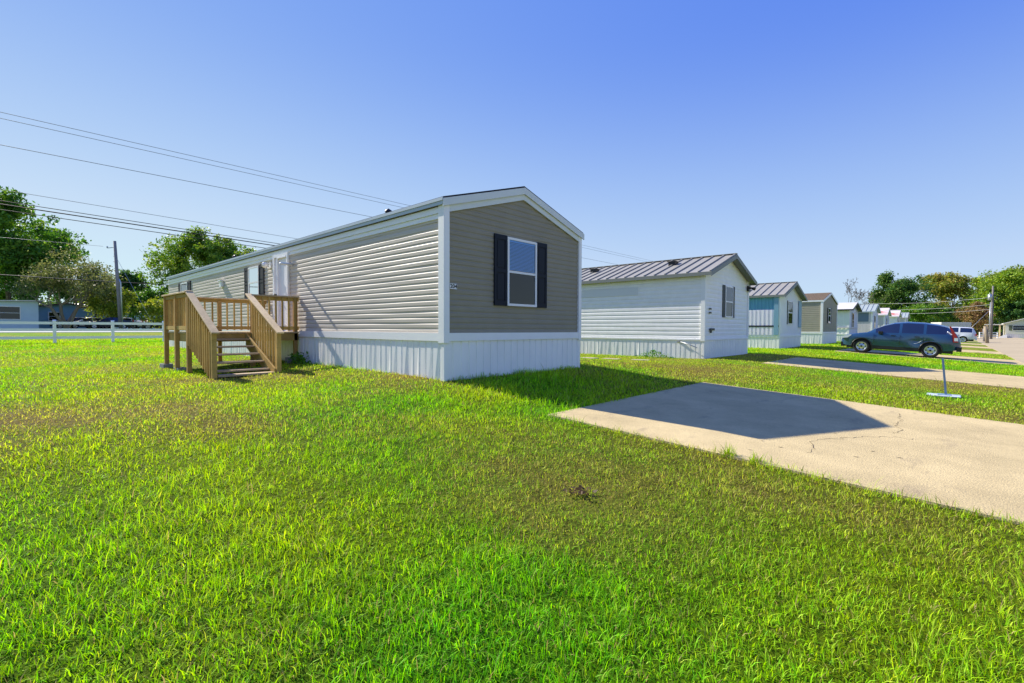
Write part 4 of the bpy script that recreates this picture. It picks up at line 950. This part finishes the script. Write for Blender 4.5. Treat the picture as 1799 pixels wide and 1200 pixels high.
x,y=at(1760,104); car('dark car parked under the carport of the cream home',x,y,-.6,.6,0,PDARK,sed,group='parked cars',lowres=True)

# ------------------------------------------------------------------ buildings across the highway, left
def hut(label,cx,cy,z,rz,Lx,Ly,H,roofh,wm,rm,windows=(),cat='house',ov=.4,group=None,carport=None,door=None,name='small_house',flat=False):
    r=thing(name,label,cat,(cx,cy,z),rz,group)
    b=MB(); b.prism([(-Ly/2,-.3),(Ly/2,-.3),(Ly/2,H),(0,H+roofh),(-Ly/2,H)] if not flat else [(-Ly/2,-.3),(Ly/2,-.3),(Ly/2,H+roofh),(-Ly/2,H)],'x',-Lx/2,Lx/2); b.build('wall',wm,r)
    b=MB()
    if flat: b.prism([(-Ly/2-ov,H+.03-.03),(Ly/2+ov,H+roofh+.03),(Ly/2+ov,H+roofh+.15),(-Ly/2-ov,H+.13)],'x',-Lx/2-ov,Lx/2+ov)
    else: b.prism([(-Ly/2-ov,H+.02-ov*roofh/(Ly/2)),(0,H+roofh+.02),(Ly/2+ov,H+.02-ov*roofh/(Ly/2)),(Ly/2+ov,H+.14-ov*roofh/(Ly/2)),(0,H+roofh+.14),(-Ly/2-ov,H+.14-ov*roofh/(Ly/2))],'x',-Lx/2-ov,Lx/2+ov)
    b.build('roof',rm,r)
    for (f,a,z0,w_,h_) in windows:
        if f=='e': window_at(r,'end',a,a+w_,z0,z0+h_,Lx/2)
        else: window_at(r,'long',a,a+w_,z0,z0+h_,-Ly/2)
    return r
def window_at(r,face,a0,a1,z0,z1,yb): return window(r,face,a0,a1,z0,z1,yb=yb,blinds=False,glass=GLASSD,fr=.08)
PBH=mat('pale_blue_house',(.55,.68,.76),.6,.3,noise=((2,2,2),.04)); MAROON=mat('maroon_roof',(.09,.035,.04),.7,.2); CREAM=mat('cream_siding',(.56,.55,.47),.6,.3,noise=((1,1,8),.06))
x,y=at(-8,55)
hl=hut('pale blue low house with a white edged roof across the highway','0' and x,y-1.2,Tz(x,y),R(0),9,9.2,2.75,.35,PBH,METALW,[('e',1.5,1.0,1.7,1.5)],group='houses across the highway',flat=True)
x,y=at(108,66); hut('dark maroon roofed shed with blue walls behind the olive crowned tree',x,y,Tz(x,y),R(10),6,9,2.6,.7,LBLUE,MAROON,[('e',-2,1,1.2,1.2)],group='houses across the highway')
x,y=at(148,74); hut('white gabled outbuilding seen under the olive tree\'s crown',x,y,Tz(x,y),R(30),6,5,2.4,1.3,W_,METALW,[('e',-1,1,1.0,1.1)],group='houses across the highway')
x,y=at(272,88); hut('low grey roofed house behind the small shrub tree near the deck',x,y,Tz(x,y),R(5),6,12,2.4,1.0,PBH,METALW,[('e',-3,1,1.4,1.1),('e',1,1,1.4,1.1)],group='houses across the highway')
# ------------------------------------------------------------------ right side distance
x,y=at(1800,92)
hr=thing('mobile_home','cream lap sided home with green shutters and an attached carport at the far right','mobile home',(x,y,-.6),0,'homes across the lane')
Lr=9.0; e=-2.6     # its near-left corner is e along the view's right
ang=YAW-R(44)
hr.rotation_euler=(0,0,ang)        # local +x runs to the picture's right, local -y faces the camera
b=MB(); b.prism([(e,-.2),(5.4,-.2),(5.4,2.6),(1.0,4.0),(e,2.85)],'y',0,14); b.build('wall',CREAM,hr)
b=MB(); courses(b,'long',e,5.4,.75,2.6,h=.16,yb=-.004); b.build('siding_face',CREAM,hr)
b=MB(); b.prism([(e-.35,2.72),(1.0,4.05),(5.8,2.6),(5.8,2.72),(1.0,4.18),(e-.35,2.86)],'y',-.35,14.2); b.build('roof',METALW,hr)
b=MB(); ribs(b,'long',e,5.4,-.2,.72,yb=-.01,pan=.25); b.build('skirting',GREYP,hr)
window(hr,'long',-1.65,.3,1.45,2.45,yb=-.02,glass=GLASSD,blinds=False,shutter=1,shw=.5,shm=mat('olive_shutter',(.10,.12,.07),.6),plain=True)
b=MB(); b.box(e-2.9,.4,2.55,e-.01,6,2.68); b.build('carport_roof',METALW,hr)
for xx in (e-2.7,e-.9):
    b=MB(); b.box(xx,.5,-.2,xx+.22,.72,2.55); b.build('carport_post',WOODP,hr)
b=MB(); b.prism([(e-1.3,-.1),(e+.2,-.1),(e+.2,.6),(e-.1,.6)],'y',-.9,-.1); b.build('ramp',FRAME,hr)
x,y=at(1682,84)
tr=thing('storage_trailer','boxy white trailer behind the white wagon','trailer',(x,y,-.5),YAW)
b=MB(); b.box(-2.9,0,.6,2.4,2.2,2.75); b.build('box_body',mat('trailer_white',(.60,.58,.50),.5,.4,noise=((2,2,2),.08)),tr,bevel=.05)
b=MB(); b.box(-2.95,-.02,2.35,2.43,2.25,2.5); b.box(-2.95,-.02,.58,2.43,2.22,.7); b.build('edge_rail',GREYP,tr)
for s in (-.5,.4):
    b=MB(); b.lathe([(0,-.1),(.33,-.1),(.35,0),(.33,.1),(0,.1)],(s,.1,.33),'y',18); b.build('wheel',TYRE,tr)
b=MB(); b.beam((-2.9,1.1,.6),(-4.0,1.1,.5),.1,.1); b.build('hitch',BLK,tr)
x,y=at(1731,88); fr2=thing('rail_fence','short white rail fence beside the transformer pole','fence',(x,y,Tz(x,y)),YAW)
for k in range(-1,3):
    b=MB(); b.box(k*1.1-.06,-.06,-.2,k*1.1+.06,.06,1.15); b.build('post',FRAME,fr2)
for zz in (.35,.7,1.05):
    b=MB(); b.box(-1.1,-.02,zz-.06,2.2,.02,zz+.06); b.build('rail',FRAME,fr2)
def wpost(label,px,dp,h,r,lean,cap=False):
    x,y=at(px,dp); b=MB(); b.tube([(0,0,-.2),(lean*.5,0,h*.5),(lean,0,h)],[r,r*1.02,r*.98],10); o=b.build('wooden_post',BARKL if cap else POLE); o.location=(x,y,Tz(x,y)); tag(o,label,'post','old wooden posts by the lane')
wpost('stout pale wooden post leaning left beside the lane',1735,54,1.95,.17,-.22,True)
wpost('thinner dark wooden post just left of the stout pale one',1729,62,1.7,.13,-.05)
# small things on the lawn
sp=thing('marker_post','thin blue grey post standing on a flat white base plate between the driveways','marker post',(6.30,7.70,Tz(6.3,7.7)))
b=MB(); b.beam((.05,0,.0),(-.015,0,.76),.045,.035); b.build('post',mat('post_blue',(.12,.19,.32),.5,.4),sp)
b=MB(); b.box(-.25,-.17,.0,.27,.17,.03); b.build('base_plate',mat('plate_white',(.50,.55,.62),.5,.4,noise=((9,9,9),.1)),sp,bevel=.01)
b=MB(); b.box(-.08,-.11,.0305,.12,.11,.04); b.build('lid',mat('lid_blue',(.2,.3,.42),.5,.4),sp)
for k,(px,py,lab) in enumerate(((-2.35,8.0,'flat concrete slab nearest the taupe home\'s corner'),(-1.7,8.3,'middle flat concrete slab in the grass beyond the taupe home'),(-1.0,8.9,'flat concrete slab nearest the white home, thinly overgrown'))):
    b=MB(); b.box(-.28,-.16,-.02,.28,.16,.035); o=b.build('paving_slab',mat('slab',(.42,.36,.26),.9,.1,noise=((6,6,6),.1)) if k==0 else bpy.data.materials['slab'],bevel=.006); o.location=(px,py,Tz(px,py)); o.rotation_euler=(0,0,R(12*k-8)); tag(o,lab,'paving slab','slabs between the homes')
# withered leaf clump in the lawn
def deadclump(x,y):
    rr=np.random.RandomState(2); n=70; p=np.stack([rr.normal(0,.055,n),rr.normal(0,.04,n),np.abs(rr.normal(.02,.012,n))],1)
    t1=rr.normal(0,1,(n,3)); t1/=np.linalg.norm(t1,axis=1)[:,None]; t2=np.cross(t1,rr.normal(0,1,(n,3))); t2/=np.linalg.norm(t2,axis=1)[:,None]; s=rr.uniform(.008,.03,(n,1))
    Vq=np.stack([p-t1*s,p-t2*s*.45,p+t1*s,p+t2*s*.45],1).reshape(-1,3); Vq[:,2]=np.maximum(Vq[:,2],.003)
    c=np.array([.16,.11,.07])*rr.uniform(.4,1.4,(n,1)); o=npmesh('dead_leaves',Vq,np.arange(n*4).reshape(-1,4),LEAF,np.repeat(c,4,0)); o.location=(x,y,Tz(x,y)+.015); tag(o,'small clump of withered brown leaves lying in the foreground lawn','leaves')
deadclump(4.45,-2.35)
# weeds at the foot of the white home
def weed(x,y,n,h,sp_,lab,seed,col=(.09,.24,.015)):
    rr=np.random.RandomState(seed); p=np.stack([rr.normal(0,sp_,n),rr.normal(0,sp_*.4,n),rr.rand(n)*h],1); p[:,2]*=np.exp(-(p[:,0]/sp_)**2/2.5)
    t1=rr.normal(0,1,(n,3)); t1/=np.linalg.norm(t1,axis=1)[:,None]; t2=np.cross(t1,rr.normal(0,1,(n,3))); t2/=np.linalg.norm(t2,axis=1)[:,None]; s=rr.uniform(.02,.055,(n,1))
    Vq=np.stack([p-t1*s,p-t2*s*.5,p+t1*s,p+t2*s*.5],1).reshape(-1,3)
    c=np.array(col)*rr.uniform(.5,1.5,(n,1)); o=npmesh('weed',Vq,np.arange(n*4).reshape(-1,4),LEAF,np.repeat(c,4,0)); o.location=(x,y,Tz(x,y)); tag(o,lab,'weed','weeds at the skirtings')
weed(-1.9,11.7,260,.28,.36,'leafy green weed clump at the foot of the white home\'s corner',4)
def tuft(x,y,n,h,lab,seed):
    rr=np.random.RandomState(seed); a=rr.rand(n)*6.283; le=h*rr.uniform(.5,1.15,n); sp_=rr.uniform(.25,1.0,n); w_=rr.uniform(.003,.006,n); V=[];F=[]
    for i in range(n):
        dx,dy=math.cos(a[i]),math.sin(a[i]); bx_,by_=rr.normal(0,.03,2); base=len(V)
        for k in range(5):
            t=k/4; rad=le[i]*sp_[i]*t**1.3; zz=le[i]*(t*1.0-.55*sp_[i]*t*t); ww=w_[i]*(1-t*.9)
            V+= [(bx_+dx*rad-dy*ww,by_+dy*rad+dx*ww,zz),(bx_+dx*rad+dy*ww,by_+dy*rad-dx*ww,zz)]
        F+=[(base+2*k,base+2*k+1,base+2*k+3,base+2*k+2) for k in range(4)]
    c=np.repeat((G2*.8)*rr.uniform(.5,1.3,(n,1)),10,0); o=npmesh('grass_tuft',np.array(V),np.array(F),GRASS,c); o.location=(x,y,Tz(x,y)); tag(o,lab,'grass tuft','coarse grass tufts at the drive edge')
tuft(4.85,-.40,60,.17,'left one of the two coarse grass tufts spreading over the edge of the nearest drive',3)
tuft(5.10,-.42,45,.15,'right one of the two coarse grass tufts spreading over the edge of the nearest drive',5)
weed(-5.3,-.25,260,.30,.22,'small leafy weed by the skirting right of the deck',6)
print('objects',len(S.objects))
